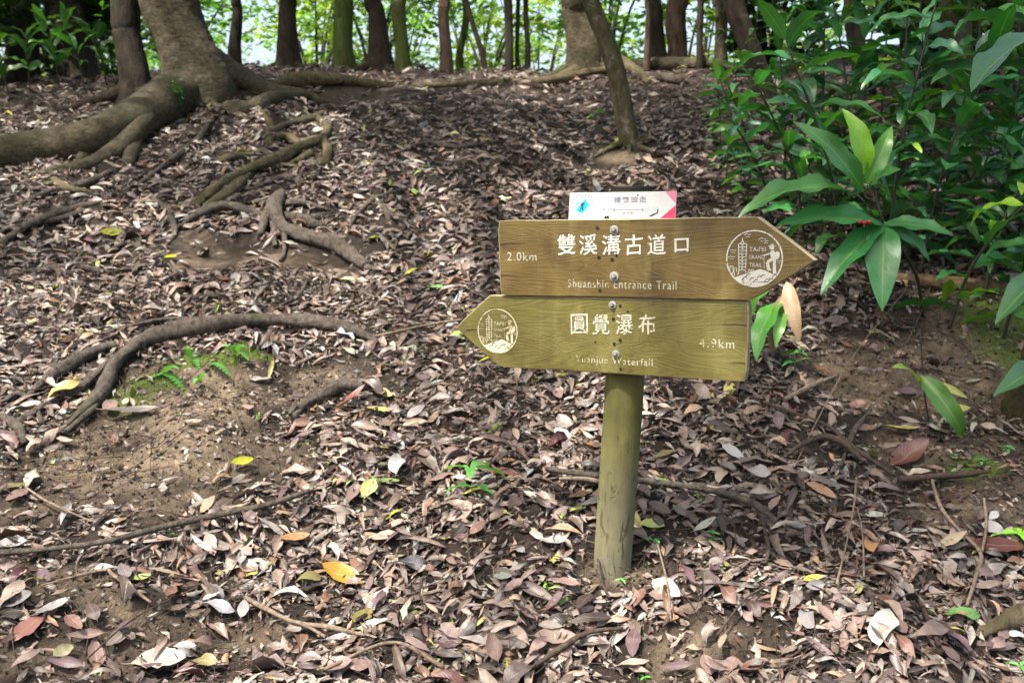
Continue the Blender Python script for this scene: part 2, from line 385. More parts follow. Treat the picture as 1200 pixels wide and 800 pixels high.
# ------------------------------------------------------------------ leaves on the ground
PAL = np.array([(.22, .155, .12), (.28, .205, .165), (.16, .11, .085), (.36, .28, .23), (.10, .068, .052), (.05, .034, .028), (.18, .095, .06),
                (.26, .225, .20), (.13, .095, .085), (.42, .34, .27), (.34, .22, .14), (.11, .045, .04), (.38, .30, .10), (.60, .36, .03), (.22, .30, .07), (.55, .50, .42), (.18, .125, .115)])
PAL *= np.array([.69, .715, .73]); PAL = np.minimum(PAL, .24)
PW = np.array([12, 12, 12, 6, 12, 13, 6, 6, 9, 2.5, 3, 3.0, .7, .35, .5, 1.2, 8.]); PW /= PW.sum()
def leaf_arrays(P, N, L, W, yaw, tilt, roll, bend, cup, twist, segs, crumple=.0, wavy=None, var=False):
    n = len(P); u = np.linspace(0, 1, segs + 1)
    prof = np.sin(np.pi * np.clip(u, .0, 1) ** .85) ** .8; prof[0] = .06; prof[-1] = .02
    v = np.array([-1, 0, 1.])
    PR = np.broadcast_to(prof[None, :, None] * np.ones((1, 1, 3)), (n, segs + 1, 3)).copy()
    if var:                                   # egg, lance and spoon shapes, lopsided and torn blades
        ex = RNG.uniform(.55, 1.5, (n, 1)); PR = np.repeat((np.sin(np.pi * u[None] ** ex) ** RNG.uniform(.6, 1.3, (n, 1)))[..., None], 3, 2)
        PR *= np.where(v[None, None] < 0, RNG.uniform(.65, 1.1, (n, 1, 1)), RNG.uniform(.65, 1.1, (n, 1, 1)))
        torn = RNG.random(n) < .32; PR[torn] *= RNG.uniform(.35, 1.25, (int(torn.sum()), segs + 1, 3))
        cut = RNG.random(n) < .18; PR[cut, -1] = PR[cut, -2] * .8
        PR[:, 0] = .07; PR[~cut, -1] = .02
    x = (u[None, :, None] - .5) * L[:, None, None] * np.ones((1, 1, 3))
    y = PR * v[None, None] * W[:, None, None] / 2
    uu = (u - .5)[None, :, None]
    z = -bend[:, None, None] * L[:, None, None] * (uu ** 2 * 4 - 1) * .5 + cup[:, None, None] * np.abs(y)
    if crumple: z = z + RNG.normal(0, crumple, (n, segs + 1, 3)) * W[:, None, None]; y = y + RNG.normal(0, crumple * .5, y.shape) * W[:, None, None] * (prof[None, :, None] > .1)
    tw = twist[:, None, None] * uu
    y, z = y * np.cos(tw) - z * np.sin(tw), y * np.sin(tw) + z * np.cos(tw)
    # roll about long axis, tilt about cross axis
    cr, sr = np.cos(roll)[:, None, None], np.sin(roll)[:, None, None]; y, z = y * cr - z * sr, y * sr + z * cr
    ct, st = np.cos(tilt)[:, None, None], np.sin(tilt)[:, None, None]; x, z = x * ct - z * st, x * st + z * ct
    e = np.stack([np.cos(yaw), np.sin(yaw), np.zeros(n)], -1); e -= N * (e * N).sum(-1, keepdims=True); e /= np.linalg.norm(e, axis=1, keepdims=True)
    f = np.cross(N, e)
    V = P[:, None, None] + x[..., None] * e[:, None, None] + y[..., None] * f[:, None, None] + z[..., None] * N[:, None, None]
    m = 3 * (segs + 1)
    ii = np.arange(segs)[:, None] * 3; jj = np.arange(2)[None]
    F0 = np.stack([ii + jj, ii + jj + 3, ii + jj + 4, ii + jj + 1], -1).reshape(-1, 4)
    F = (F0[None] + (np.arange(n) * m)[:, None, None]).reshape(-1, 4)
    uv = np.stack(np.broadcast_arrays(u[:, None], (v[None] + 1) / 2), -1).reshape(1, m, 2).repeat(n, 0).reshape(-1, 2)
    return V.reshape(-1, 3), F, uv, m
def litter(name, n, area, segs, Lm, lift, label, seed):
    """area(u1,u2) -> x,y"""
    x, y = area(RNG.random(n), RNG.random(n))
    b = bare(x, y); keep = RNG.random(n) < np.maximum(.05, (1 - b) ** 2.6)
    x, y = x[keep], y[keep]; n = len(x)
    z = H(x, y); N = normal(x, y, .06)
    N = N + RNG.normal(0, .12, N.shape); N /= np.linalg.norm(N, axis=1, keepdims=True)
    L = np.minimum(Lm * RNG.lognormal(0, .48, n), .125); W = L * RNG.uniform(.18, .46, n)
    tl = RNG.normal(0, .09, n); rl = RNG.normal(0, .19, n)
    P = np.stack([x, y, z + lift[0] + RNG.random(n) ** 1.3 * (lift[1] - lift[0]) + np.abs(np.sin(tl)) * L * .25 + np.abs(np.sin(rl)) * W * .2], -1)
    V, F, uv, m = leaf_arrays(P, N, L, W, RNG.uniform(0, 6.28, n), tl, rl, RNG.normal(.05, .18, n), RNG.normal(.15, .65, n), RNG.normal(0, 1.0, n), segs, .075, None, True)
    c = PAL[RNG.choice(len(PAL), n, p=PW)] * RNG.uniform(.72, 1.3, (n, 1))
    col = np.concatenate([np.clip(c, 0, 1), np.ones((n, 1))], 1).repeat(m, 0)
    o = link(name, mesh_np(name, V, F, M['litter'], True, uv, col))
    return tag(o, label, kind='stuff')
near = lambda a, b: ((lambda y: ((a - .5) * 2 * (y * .60 + .55), y))(1.55 + 3.6 * b ** .85))
mid = lambda a, b: ((lambda y: ((a - .5) * 2 * (y * .62 + .5), y))(5.0 + 3.6 * b))
far = lambda a, b: ((lambda y: ((a - .5) * 2 * (y * .62 + 1), y))(8.4 + 6.5 * b))
litter('leaf_litter', 37000, near, 5, .048, (.001, .022), 'layer of brown dead leaves covering the near slope', 1)
litter('leaf_litter', 25000, mid, 4, .066, (.002, .028), 'layer of brown dead leaves half way up the slope', 2)
litter('leaf_litter', 34000, far, 2, .070, (.002, .035), 'layer of brown dead leaves by the crest', 3)
# broken leaf bits and crumbs of soil, finer than the leaves
n = 24000; x, y = near(RNG.random(n), RNG.random(n)); N = normal(x, y); L = RNG.uniform(.008, .032, n)
P = np.stack([x, y, H(x, y) + RNG.uniform(.001, .012, n)], -1)
V, F, uv, m = leaf_arrays(P, N, L, L * RNG.uniform(.3, .8, n), RNG.uniform(0, 6.28, n), RNG.normal(0, .35, n), RNG.normal(0, .5, n), RNG.normal(0, .2, n), RNG.normal(0, .4, n), RNG.normal(0, 1, n), 2, .1)
c = PAL[RNG.choice(len(PAL), n, p=PW)] * RNG.uniform(.5, 1.3, (n, 1))
tag(link('leaf_fragments', mesh_np('leaf_fragments', V, F, M['litter'], True, uv, np.concatenate([np.clip(c, 0, 1), np.ones((n, 1))], 1).repeat(m, 0))), 'small broken leaf bits scattered over the soil', kind='stuff')
# soil crumbs
n = 26000; x, y = near(RNG.random(n), RNG.random(n)); k = RNG.random(n) < (bare(x, y) * 1.2 + .12); x, y = x[k], y[k]; n = len(x)
r = np.minimum(RNG.lognormal(math.log(.0032), .55, n), .012)
oc = np.array([(1, 0, 0), (-1, 0, 0), (0, 1, 0), (0, -1, 0), (0, 0, 1), (0, 0, -1.)]); of = np.array([(0, 2, 4), (2, 1, 4), (1, 3, 4), (3, 0, 4), (2, 0, 5), (1, 2, 5), (3, 1, 5), (0, 3, 5)])
V = (np.stack([x, y, H(x, y) + r * .3], -1)[:, None] + oc[None] * r[:, None, None] * RNG.uniform(.6, 1.3, (n, 6, 1))).reshape(-1, 3)
tag(link('soil_crumbs', mesh_np('soil_crumbs', V, (of[None] + (np.arange(n) * 6)[:, None, None]).reshape(-1, 3), M['soil'], False)), 'crumbs of brown soil on the bare patches', kind='stuff')
# fine dry twigs and needles mixed in the litter
b = MB()
for k in range(3200):
    x, y = near(RNG.random(), RNG.random() ** 1.0); L = RNG.uniform(.04, .20); a = RNG.uniform(0, 6.28); r = RNG.uniform(.0007, .0022)
    pts = []
    bx, by = RNG.normal(0, .012, 2)
    for t in (0, .5, 1):
        px, py = x + math.cos(a) * L * t + (bx if t == .5 else 0), y + math.sin(a) * L * t + (by if t == .5 else 0)
        pts.append((px, py, float(H(px, py)) + RNG.uniform(.012, .034), r * (1 - .5 * t)))
    v, f = tube(pts, 4, 4, .1); b.add(v, f)
tag(b.build('twig_litter', M['twig_dark']), 'fine dry twigs tangled in the dead leaves', kind='stuff')

# individual fallen leaves: shared templates, each coloured by its own object colour
def leaf_template(L, Wd, bend, cup, twist, seed, segs=10, crump=.03):
    one = lambda v: np.array([float(v)])
    V, F, uv, m = leaf_arrays(np.zeros((1, 3)), np.array([[0, 0, 1.]]), one(L), one(Wd), one(0), one(0), one(0), one(bend), one(cup), one(twist), segs, crump)
    # stalk
    return V, F, uv
TPL = {}
for shape, wd in (('narrow', .26), ('oval', .46), ('broad', .62)):
    for curl, (bd, cu, tw) in dict(flat=(.04, .10, .1), curled=(-.16, .45, .5), twisted=(.08, .3, 1.7)).items():
        V, F, uv = leaf_template(1, wd, bd, cu, tw, 0)
        st, sf = tube([(-.49, 0, V[0][2], .009), (-.56, .01, V[0][2] - .01, .007), (-.66, .03, V[0][2] - .0, .006)], 4, 4, 0)
        V2 = np.vstack([V, st]); uv2 = np.vstack([uv, np.full((len(st), 2), .5)])
        TPL[shape, curl] = mesh_np('fallen_leaf', V2, [np.vstack([F, sf[0] + len(V)]), sf[1] + len(V)], M['dead'], True, uv2)
COLN = {'pinkish brown': (.25, .165, .145), 'grey-brown': (.22, .18, .16), 'dark brown': (.075, .048, .04), 'pale tan': (.42, .33, .26), 'reddish brown': (.19, .095, .07),
        'silvery grey': (.33, .31, .31), 'dull purple-brown': (.13, .075, .085), 'creamy white': (.60, .54, .44), 'olive brown': (.22, .19, .07), 'orange-brown': (.34, .18, .08)}
CW = [9, 8, 5, 5, 4, 3, 5, 1.2, 1, 1.2]
LM = [('the foot of the signpost', 720, 690), ('the long arching root', 250, 420), ('the lower left branch', 160, 640), ('the sapling left of the post', 555, 555),
      ('the black stick on the right', 1110, 572), ('the stick behind the post', 850, 600), ('the pale forked stick', 370, 745), ('the short dark root', 390, 470),
      ('the hollow under the arching root', 260, 500), ('the drooping yellow-green plant', 1095, 470), ('the bottom right root', 1170, 740), ('the upright forked twig', 1010, 680),
      ('the bottom left corner', 40, 780), ('the bottom edge of the photo', 600, 800), ('the lower board tip', 540, 400), ('the clear soil at left', 60, 700)]
used = set(); n_leaf = [0]
def where(px, py):
    l = sorted(LM, key=lambda q: (q[1] - px) ** 2 + (q[2] - py) ** 2)[0]
    dx, dy = px - l[1], py - l[2]
    if 'corner' in l[0] or 'edge' in l[0]: d = 'near' if abs(dx) + abs(dy) < 70 else ('left of' if dx < 0 else 'right of')
    elif abs(dx) > abs(dy): d = 'left of' if dx < 0 else 'right of'
    else: d = 'uphill of' if dy < 0 else 'in front of'
    return d + ' ' + l[0]
def put_leaf(px, py, Lpx, shape, curl, col, label, yaw=None, lift=.022, tilt=None):
    p = G(px, py); s = Lpx / ppm(p)
    nrm = Vector(normal(np.array([p.x]), np.array([p.y]), .08)[0])
    o = bpy.data.objects.new('fallen_leaf', TPL[shape, curl]); COL.objects.link(o)
    yaw = random.uniform(0, 6.28) if yaw is None else yaw
    q = nrm.to_track_quat('Z', 'Y').to_matrix().to_4x4()
    rx, ry = (random.gauss(0, .2), random.gauss(0, .16)) if tilt is None else tilt
    o.matrix_world = Matrix.Translation(p + nrm * (lift + abs(math.sin(ry)) * s * .35 + abs(math.sin(rx)) * s * .12)) @ q @ Matrix.Rotation(yaw, 4, 'Z') @ Matrix.Rotation(ry, 4, 'Y') @ Matrix.Rotation(rx, 4, 'X') @ Matrix.Diagonal((s, s * random.uniform(.88, 1.12), s, 1))
    o.color = (*[min(.27, q_ * .56) for q_ in col], 1); used.add(label)
    tag(o, label, 'leaf', 'single dead leaves lying on the slope'); n_leaf[0] += 1
    return o
YEL, GRN, LG, RED, CRM, ORG = (.72, .50, .03), (.20, .36, .06), (.42, .55, .14), (.33, .07, .05), (.66, .58, .46), (.62, .28, .04)
for a in [
    (35, 745, 50, 'broad', 'flat', (.27, .12, .09), 'red and orange mottled oval leaf lying flat near bottom left corner', 1.5),
    (75, 769, 26, 'broad', 'curled', (.30, .29, .15), 'dull olive round leaf beside the red mottled leaf at bottom left', .5),
    (283, 548, 30, 'oval', 'curled', YEL, 'bright yellow leaf on the bare soil left of centre', .15),
    (433, 577, 34, 'broad', 'curled', LG, 'pale green heart-shaped leaf left of the sapling', 1.2),
    (676, 606, 36, 'oval', 'curled', LG, 'pale green leaf lying just left of the signpost', .2),
    (402, 683, 56, 'oval', 'curled', ORG, 'orange leaf with upturned edge, left of the bottom centre', -.5),
    (856, 462, 30, 'oval', 'curled', (.78, .55, .16), 'clean yellow leaf just below the lower board right corner', 1.9),
    (132, 277, 26, 'oval', 'curled', YEL, 'bright yellow leaf high up on the left of the slope', .2),
    (200, 306, 22, 'oval', 'curled', YEL, 'small yellow leaf right of the bright yellow one on the upper left', .8),
    (951, 687, 26, 'oval', 'curled', (.52, .46, .06), 'mustard yellow leaf in the litter at lower right', .2),
    (571, 427, 22, 'oval', 'curled', YEL, 'yellow leaf peeping out below the tip of the lower board', 1.6),
    (557, 368, 22, 'narrow', 'curled', YEL, 'yellow leaf behind the left tip of the lower board', .4),
    (512, 343, 28, 'oval', 'flat', (.20, .42, .13), 'small fresh green leaf lying left of the upper board', -.4),
    (652, 517, 34, 'broad', 'twisted', CRM, 'cream coloured crinkled leaf under the lower board', -.5),
    (465, 552, 34, 'broad', 'twisted', CRM, 'white crumbled leaf left of the sapling', 1.5),
    (185, 783, 62, 'broad', 'curled', (.50, .42, .36), 'large pale pink leaf at the bottom edge left of centre', -.2),
    (1036, 745, 62, 'oval', 'twisted', (.50, .48, .42), 'large pale grey leaf with a long tip at lower right', 1.4),
    (784, 699, 48, 'oval', 'flat', (.56, .44, .36), 'long pale beige leaf right of the signpost foot', .05),
    (959, 441, 36, 'broad', 'flat', (.40, .17, .09), 'orange-brown upright leaf right of the boards', 1.6),
    (1055, 510, 46, 'narrow', 'curled', (.45, .40, .13), 'long yellowish leaf lying below the drooping plant', -.5),
    (1120, 487, 32, 'oval', 'flat', (.46, .43, .12), 'dull yellow leaf right of the drooping plant', 0),
    (1165, 649, 66, 'oval', 'flat', (.12, .035, .03), 'large glossy red-brown leaf at the right edge', -.15),
    (1065, 545, 60, 'oval', 'curled', (.13, .04, .03), 'red-brown folded leaf above the black stick', .7),
    (960, 582, 40, 'oval', 'flat', (.44, .27, .16), 'clean tan leaf lying above the upright forked twig', -1.0),
    (893, 470, 0, '', '', 0, '', 0),
    (410, 478, 48, 'narrow', 'curled', (.22, .075, .05), 'rusty red narrow leaf touching the short dark root', .5),
    (445, 487, 34, 'oval', 'curled', (.58, .42, .15), 'yellowish tan leaf right of the short dark root', .6),
    (448, 466, 28, 'oval', 'curled', (.50, .38, .13), 'straw yellow leaf just right of the end of the short dark root', -.6),
    (425, 730, 42, 'oval', 'curled', (.27, .23, .08), 'olive tan leaf left of the bottom centre', .4),
    (145, 677, 36, 'oval', 'flat', (.24, .20, .20), 'grey oval leaf standing upright below the lower left branch', 1.5),
    (255, 720, 40, 'oval', 'twisted', (.33, .33, .36), 'bluish silver leaf curled at the tip, near the bottom left', -.8),
    (245, 708, 24, 'oval', 'flat', (.60, .48, .44), 'small pink-white leaf beside the bluish silver leaf', 0),
    (165, 685, 22, 'oval', 'curled', LG, 'small lime green leaf below the lower left branch', -.2),
    (52, 687, 22, 'narrow', 'curled', (.28, .38, .05), 'tiny yellow-green leaf left under the lower left branch', .5),
    (25, 683, 34, 'broad', 'twisted', (.10, .035, .045), 'dark purple crumpled leaf at the left edge under the branch', 1.3),
    (290, 484, 22, 'broad', 'flat', (.40, .28, .21), 'small pinkish leaf on the bare soil under the arching root', 1.4),
    (228, 500, 28, 'oval', 'curled', (.45, .34, .28), 'pale leaf lying alone on the bare soil patch', .6),
    (158, 488, 62, 'narrow', 'curled', (.19, .16, .15), 'long grey leaf on the bare soil below the ferns', .4),
    (75, 465, 42, 'oval', 'twisted', (.48, .38, .12), 'yellowish leaf beside the left fork of the arching root', .6),
    (765, 622, 30, 'oval', 'flat', LG, 'pale green leaf half under litter right of the post', -.1),
    (1110, 643, 44, 'narrow', 'curled', (.36, .30, .19), 'tan leaf left of the red-brown leaf at the right edge', .1),
    (1118, 560, 16, 'oval', 'curled', (.22, .45, .10), 'small bright green leaf on the black stick', 1.5),
    (1125, 728, 44, 'oval', 'twisted', (.12, .28, .07), 'green leaf lying under the forked twig at lower right', -.3),
    (700, 530, 34, 'oval', 'curled', (.42, .19, .07), 'orange-brown leaf just left of the post', -.2),
    (590, 560, 40, 'oval', 'flat', (.26, .12, .10), 'reddish oval leaf right of the sapling', .1),
    (490, 670, 44, 'oval', 'twisted', (.06, .055, .07), 'blackish crumpled leaf left of the bare soil by the post', .1),
    (590, 685, 24, 'oval', 'flat', (.22, .26, .22), 'small grey-green leaf in front of the bare soil by the post', 0),
    (650, 755, 52, 'oval', 'curled', (.30, .22, .18), 'long dull leaf in the bottom centre of the photo', .1)]:
    if a[2]: put_leaf(*a[:6], a[6], a[7])
tries = 0
while n_leaf[0] < 298 and tries < 4000:
    tries += 1
    px, py = random.uniform(5, 1195), 430 + 365 * random.random() ** .75
    if 675 < px < 770 and py < 690 or (530 < px < 960 and py < 455): continue
    p = G(px, py)
    if random.random() < float(bare(np.array([p.x]), np.array([p.y]))[0]) * .8: continue
    cn = random.choices(list(COLN), CW)[0]; sh = random.choice(['narrow', 'oval', 'oval', 'broad']); cu = random.choice(['flat', 'curled', 'twisted'])
    lab = f'{cu} {sh} {cn} leaf {where(px, py)}'
    if lab in used: continue
    c = np.array(COLN[cn]) * random.uniform(.85, 1.2)
    put_leaf(px, py, random.uniform(.045, .092) * ppm(p) * (.85 if sh == 'broad' else 1.1), sh, cu, tuple(c), lab)

# ------------------------------------------------------------------ roots and sticks
def gpath(pts, k=.35, extra=None):
    out = []
    for q in pts:
        px, py, rp = q[:3]; p = G(px, py); r = rp / ppm(p)
        lift = (q[3] / ppm(p)) if len(q) > 3 else 0
        out.append((p.x, p.y, p.z + r * k + lift + .008, r * random.uniform(.65, 1.2)))
    return out
def root(pts, mat, label, name='surface_root', cat='root', group=None, k=.35, rough=.28, forks=(), seg=12, up=0.0):
    P = [(a, b_, c_ + up, d) for a, b_, c_, d in gpath(pts, k)]
    t = None
    b = MB(); v, f = tube(P, len(P) * 9, seg, rough); b.add(v, f)
    c = Vector(P[len(P) // 2][:3])
    if not forks:
        v0 = b.v[0] - np.array(c); b.v[0] = v0
        o = b.build(name, M[mat]); o.location = c
        return tag(o, label, cat, group)
    t = thing(name, c, label, cat, group)
    child_mesh(b.build('main_root' if cat == 'root' else 'stem', M[mat]), t)
    for fk in forks:
        b = MB(); b.add(*tube([(a, b_, c_ + up, d) for a, b_, c_, d in gpath(fk, k)], len(fk) * 8, seg, rough)); child_mesh(b.build('side_root' if cat == 'root' else 'side_twig', M[mat]), t)
    return t
root([(60, 520, 4), (85, 500, 6, 2), (118, 470, 8, 4), (138, 435, 10, 7), (180, 410, 11, 10), (250, 397, 11, 12), (330, 392, 10, 11), (400, 394, 8, 6), (445, 406, 5)], 'root_grey',
     'long grey root arching over the bare soil hollow with ferns', forks=[[(20, 500, 4), (55, 480, 5, 2), (95, 462, 6, 2), (125, 440, 6, 6), (160, 418, 6, 8)], [(75, 512, 3), (110, 485, 4, 2), (128, 458, 5, 4)], [(300, 402, 3, 2), (340, 408, 3, 0), (365, 412, 2)]])
root([(-10, 490, 6), (20, 505, 6, 1), (30, 525, 4)], 'root_grey', 'short grey root end at the left edge below the arching root')
root([(30, 470, 4), (60, 448, 7, 2), (100, 425, 7, 3), (135, 408, 5)], 'root_grey', 'thin grey root running just above the left end of the arching root')
root([(344, 494, 7, 0), (362, 478, 7, 2), (400, 462, 7, 3), (436, 455, 5)], 'root_grey', 'short dark root poking from the litter left of the boards')
root([(225, 247, 5, 0), (262, 222, 6, 3), (290, 206, 5, 3), (325, 196, 7, 5), (350, 182, 5, 5), (374, 174, 7, 6), (384, 158, 5, 3), (374, 142, 4)], 'root_moss', 'mossy yellow-green root twisting down the left slope',
     forks=[[(382, 195, 5), (384, 182, 5, 3), (378, 170, 6, 5)], [(312, 163, 4), (335, 166, 5, 3), (352, 174, 4, 2)], [(236, 250, 4), (272, 226, 6, 1), (300, 203, 5, 3), (335, 200, 5, 2), (365, 184, 5, 2)], [(245, 232, 4), (280, 210, 5, 3), (330, 188, 5, 4), (372, 170, 5, 4)]])
root([(330, 232, 6, 3), (322, 254, 8, 8), (332, 276, 8, 7), (355, 284, 8, 4), (395, 297, 8, 3), (430, 316, 6)], 'root_grey', 'grey star-shaped root spreading over bare soil on the left slope',
     forks=[[(326, 245, 7, 6), (312, 262, 7, 4), (305, 280, 5)], [(334, 262, 6, 6), (352, 266, 7, 5), (378, 270, 5)], [(322, 260, 5, 4), (322, 280, 4, 1), (322, 292, 3)], [(333, 280, 4, 3), (333, 300, 3), (328, 308, 2)]])
root([(212, 270, 4), (235, 256, 6, 3), (270, 249, 6, 4), (310, 256, 5)], 'root_grey', 'grey root left of the star-shaped root')
root([(392, 320, 3), (384, 340, 3, 1), (381, 365, 3, 1), (383, 385, 2)], 'root_grey', 'thin straight root hanging below the star-shaped root')
root([(400, 290, 3), (415, 262, 3, 2), (440, 238, 3, 2), (480, 222, 2)], 'root_grey', 'thin root running uphill right of the star-shaped root')
root([(0, 292, 5), (30, 272, 5, 2), (75, 255, 5, 2), (120, 240, 4)], 'root_grey', 'thin dark root on the far left below the big tree')
root([(310, 180, 4), (325, 196, 3, 2), (350, 200, 3, 2)], 'root_grey', 'little grey root under the mossy twisting root')
root([(1150, 748, 8), (1180, 738, 10, 1), (1215, 722, 12, 2)], 'root_moss', 'brown root entering at the bottom right corner')
def stick(pts, mat, label, forks=(), k=1.2):
    pts = [(q_[0], q_[1], q_[2] * .72, *q_[3:]) for q_ in pts]
    return root(pts, mat, label, 'fallen_stick' if len(pts) > 3 else 'fallen_twig', 'stick' if len(pts) > 3 else 'twig', 'sticks and twigs on the slope', k, .10, forks, 8, .016)
stick([(-12, 664, 5, 2), (60, 660, 5, 3), (130, 650, 6, 3), (200, 633, 5, 3), (270, 617, 5, 3), (318, 606, 5, 2), (362, 588, 4)], 'root_grey', 'long grey branch lying across the bare soil at lower left')
stick([(288, 715, 3, 2), (310, 730, 5, 3), (345, 746, 5, 3), (390, 752, 4, 3), (428, 757, 3)], 'twig', 'pale forked stick lying in the sunlit leaves at the bottom', [[(352, 748, 3, 4), (368, 755, 2, 4), (382, 763, 2, 3)]])
stick([(640, 562, 4), (680, 572, 5, 3), (760, 580, 5, 3), (830, 590, 5, 3), (880, 606, 6, 3), (910, 624, 5)], 'root_grey', 'long stick lying behind the post and running right')
stick([(655, 572, 3), (690, 578, 4, 3), (730, 585, 3, 2), (755, 590, 3)], 'twig', 'thin brown stick close beside the stick behind the post')
stick([(895, 481, 3), (930, 497, 3, 3), (970, 515, 4, 4), (1000, 540, 5, 3), (1050, 573, 4, 1)], 'twig_dark', 'dark curved stick right of the boards')
stick([(918, 548, 3), (940, 536, 4, 4), (965, 530, 5, 5), (990, 538, 5, 4), (1012, 556, 4, 2)], 'twig_dark', 'black arched stick below the dark curved stick')
stick([(1055, 577, 6, 2), (1085, 577, 6, 3), (1120, 573, 6, 3), (1160, 567, 5, 2)], 'twig_dark', 'straight black stick lying on the soil at the right')
stick([(1090, 570, 2, 2), (1102, 610, 3, 4), (1125, 640, 3, 4), (1148, 665, 4, 4), (1142, 695, 4, 3), (1132, 725, 3)], 'twig', 'pale angled twig at lower right next to the red-brown leaf', [[(1150, 662, 2, 4), (1155, 630, 2, 5), (1152, 600, 1.5, 5)]])
stick([(1003, 575, 1.6, 5), (1000, 610, 1.8, 6), (992, 650, 2, 6), (980, 700, 2, 3)], 'twig', 'upright thin forked twig in the litter right of the post', [[(1004, 610, 1, 5), (1010, 640, 1.2, 5), (1012, 690, 1.2, 2)]])
stick([(1020, 490, 2), (1000, 520, 4, 3), (985, 560, 3, 2)], 'root_grey', 'short brown stick at the edge of the bare soil')
stick([(920, 480, 4), (950, 466, 4, 3), (980, 450, 3)], 'twig', 'light brown stick lying right of the lower board')
stick([(930, 560, .7, 3), (958, 506, 1, 6), (1002, 430, 1, 9), (1060, 355, 1, 6)], 'twig', 'long straw stalk leaning down from the plants')
stick([(1025, 520, .8, 3), (1044, 455, 1, 8), (1080, 380, 1, 10), (1105, 300, 1, 8)], 'twig_dark', 'second thin stalk leaning beside the long straw stalk')
stick([(30, 582, 1.5, 2), (60, 605, 2, 4), (110, 625, 1, 2)], 'twig', 'curved thin twig on the bare soil above the lower left branch')
stick([(50, 700, 1.5, 2), (120, 685, 3, 3), (135, 690, 3, 3), (178, 718, 2.5)], 'twig', 'bent pale twig below the lower left branch')
stick([(1090, 745, 4), (1070, 700, 1), (1100, 770, 4)], 'twig_dark', 'small dark twig left of the bottom right root')
stick([(620, 800, 4), (660, 775, 5, 3), (690, 760, 6, 3), (730, 750, 4)], 'twig_dark', 'dark stick at the bottom edge below the post')
stick([(380, 800, 3), (460, 770, 3, 3), (520, 795, 3)], 'twig', 'brown twig at the bottom edge left of centre')
stick([(440, 402, 2), (500, 392, 2, 2), (540, 384, 2)], 'twig', 'thin grey twig left of the lower board tip')
stick([(895, 630, 3), (900, 655, 3.4, 1), (897, 672, 3)], 'twig_dark', 'short black upright stub right of the post')
stick([(700, 650, 2, 1), (703, 690, 3, 2), (714, 712, 2)], 'twig_dark', 'thin dark stick at the foot of the post')
stick([(840, 760, 2, 3), (870, 722, 2, 5), (895, 700, 2)], 'twig_dark', 'thin twig in the litter at bottom right of the post')
stick([(100, 790, 2, 3), (160, 740, 1.6, 3), (230, 700, 1.2)], 'twig_dark', 'fine dark twig near the bottom left corner')
stick([(770, 650, 2, 2), (782, 700, 2.4, 4), (786, 740, 1.5)], 'twig', 'thin brown stalk standing right of the post foot')
stick([(560, 705, 1.6, 4), (548, 650, 1.5, 4), (556, 590, 1.2)], 'twig_dark', 'fine twig below the sapling')

# rotten log and mossy mound on the right
b = MB(); g1, g2, g3 = G(1030, 328), G(1120, 338), G(1230, 350)
b.add(*tube([(g1.x, g1.y, g1.z + .01, .026), (g2.x, g2.y, g2.z + .02, .034), (g3.x, g3.y, g3.z + .02, .03)], 24, 12, .16))
tag(b.build('rotten_log', M['rotten']), 'rotten brown log lying behind the plant stems on the right', 'log')
def blob(name, c, rad, mat, label, cat, n=22, m=16, amp=.1):
    th = np.linspace(0, 2 * np.pi, n, endpoint=False); ph = np.linspace(-.4, np.pi / 2 - .01, m)
    T, Pp = np.meshgrid(th, ph)
    nz = 1 + amp * (np.sin(3 * T + 2 * Pp) * .5 + np.sin(5 * T - 4 * Pp) * .4 + np.sin(9 * T + 7 * Pp) * .3 + np.sin(17 * T - 13 * Pp) * .22 + np.sin(31 * T + 23 * Pp + 2 * np.sin(7 * T)) * .15) + RNG.normal(0, .018, T.shape)
    V = np.stack([np.cos(Pp) * np.cos(T) * rad[0] * nz, np.cos(Pp) * np.sin(T) * rad[1] * nz, np.sin(Pp) * rad[2] * nz], -1).reshape(-1, 3)
    i = np.arange(m - 1)[:, None] * n; j = np.arange(n)[None]; j2 = (j + 1) % n
    V = np.vstack([V, [0, 0, rad[2]]])
    o = link(name, mesh_np(name, V, [np.stack([i + j, i + j2, i + n + j2, i + n + j], -1).reshape(-1, 4), np.stack([(m - 1) * n + j[0], (m - 1) * n + j2[0], np.full(n, n * m)], -1)], M[mat])); o.location = c
    return tag(o, label, cat)
c = G(1268, 490); blob('mossy_mound', c, (.24, .28, .34), 'mound', 'dark mossy earth mound cut off by the right edge', 'mound', 90, 44, .12)

# ------------------------------------------------------------------ signpost
TH = R(27.3); BD = Vector((math.cos(TH), -math.sin(TH), .0205)).normalized(); BNRM = Vector((-math.sin(TH), -math.cos(TH), 0)).normalized()
BU = BD.cross(BNRM); BU = BU if BU.z > 0 else -BU
ORG0 = AT(725, 349, 2.70) 
Bm = Matrix((( BD.x, -BNRM.x, BU.x, ORG0.x), (BD.y, -BNRM.y, BU.y, ORG0.y), (BD.z, -BNRM.z, BU.z, ORG0.z), (0, 0, 0, 1)))   # local x along, y back, z up
def BL(px, py, off=0.0):
    """pixel -> (x,z) on the board face, in metres from the bolt line"""
    d = Vector(ray(px, py)); o = Vector((0, 0, CZ)); p0 = ORG0 + BNRM * off
    t = (p0 - o).dot(BNRM) / d.dot(BNRM); q = o + d * t - p0
    return q.dot(BD), q.dot(BU)
foot = G(720, 684)
axis_top = ORG0 - BNRM * .0905
foot = G(721, 680); foot = Vector((foot.x, axis_top.y, float(H(foot.x, axis_top.y))))
sign = thing('trail_signpost', foot, 'wooden trail signpost with two olive-brown arrow boards on a round post', 'signpost')
b = MB(); rp = .0545
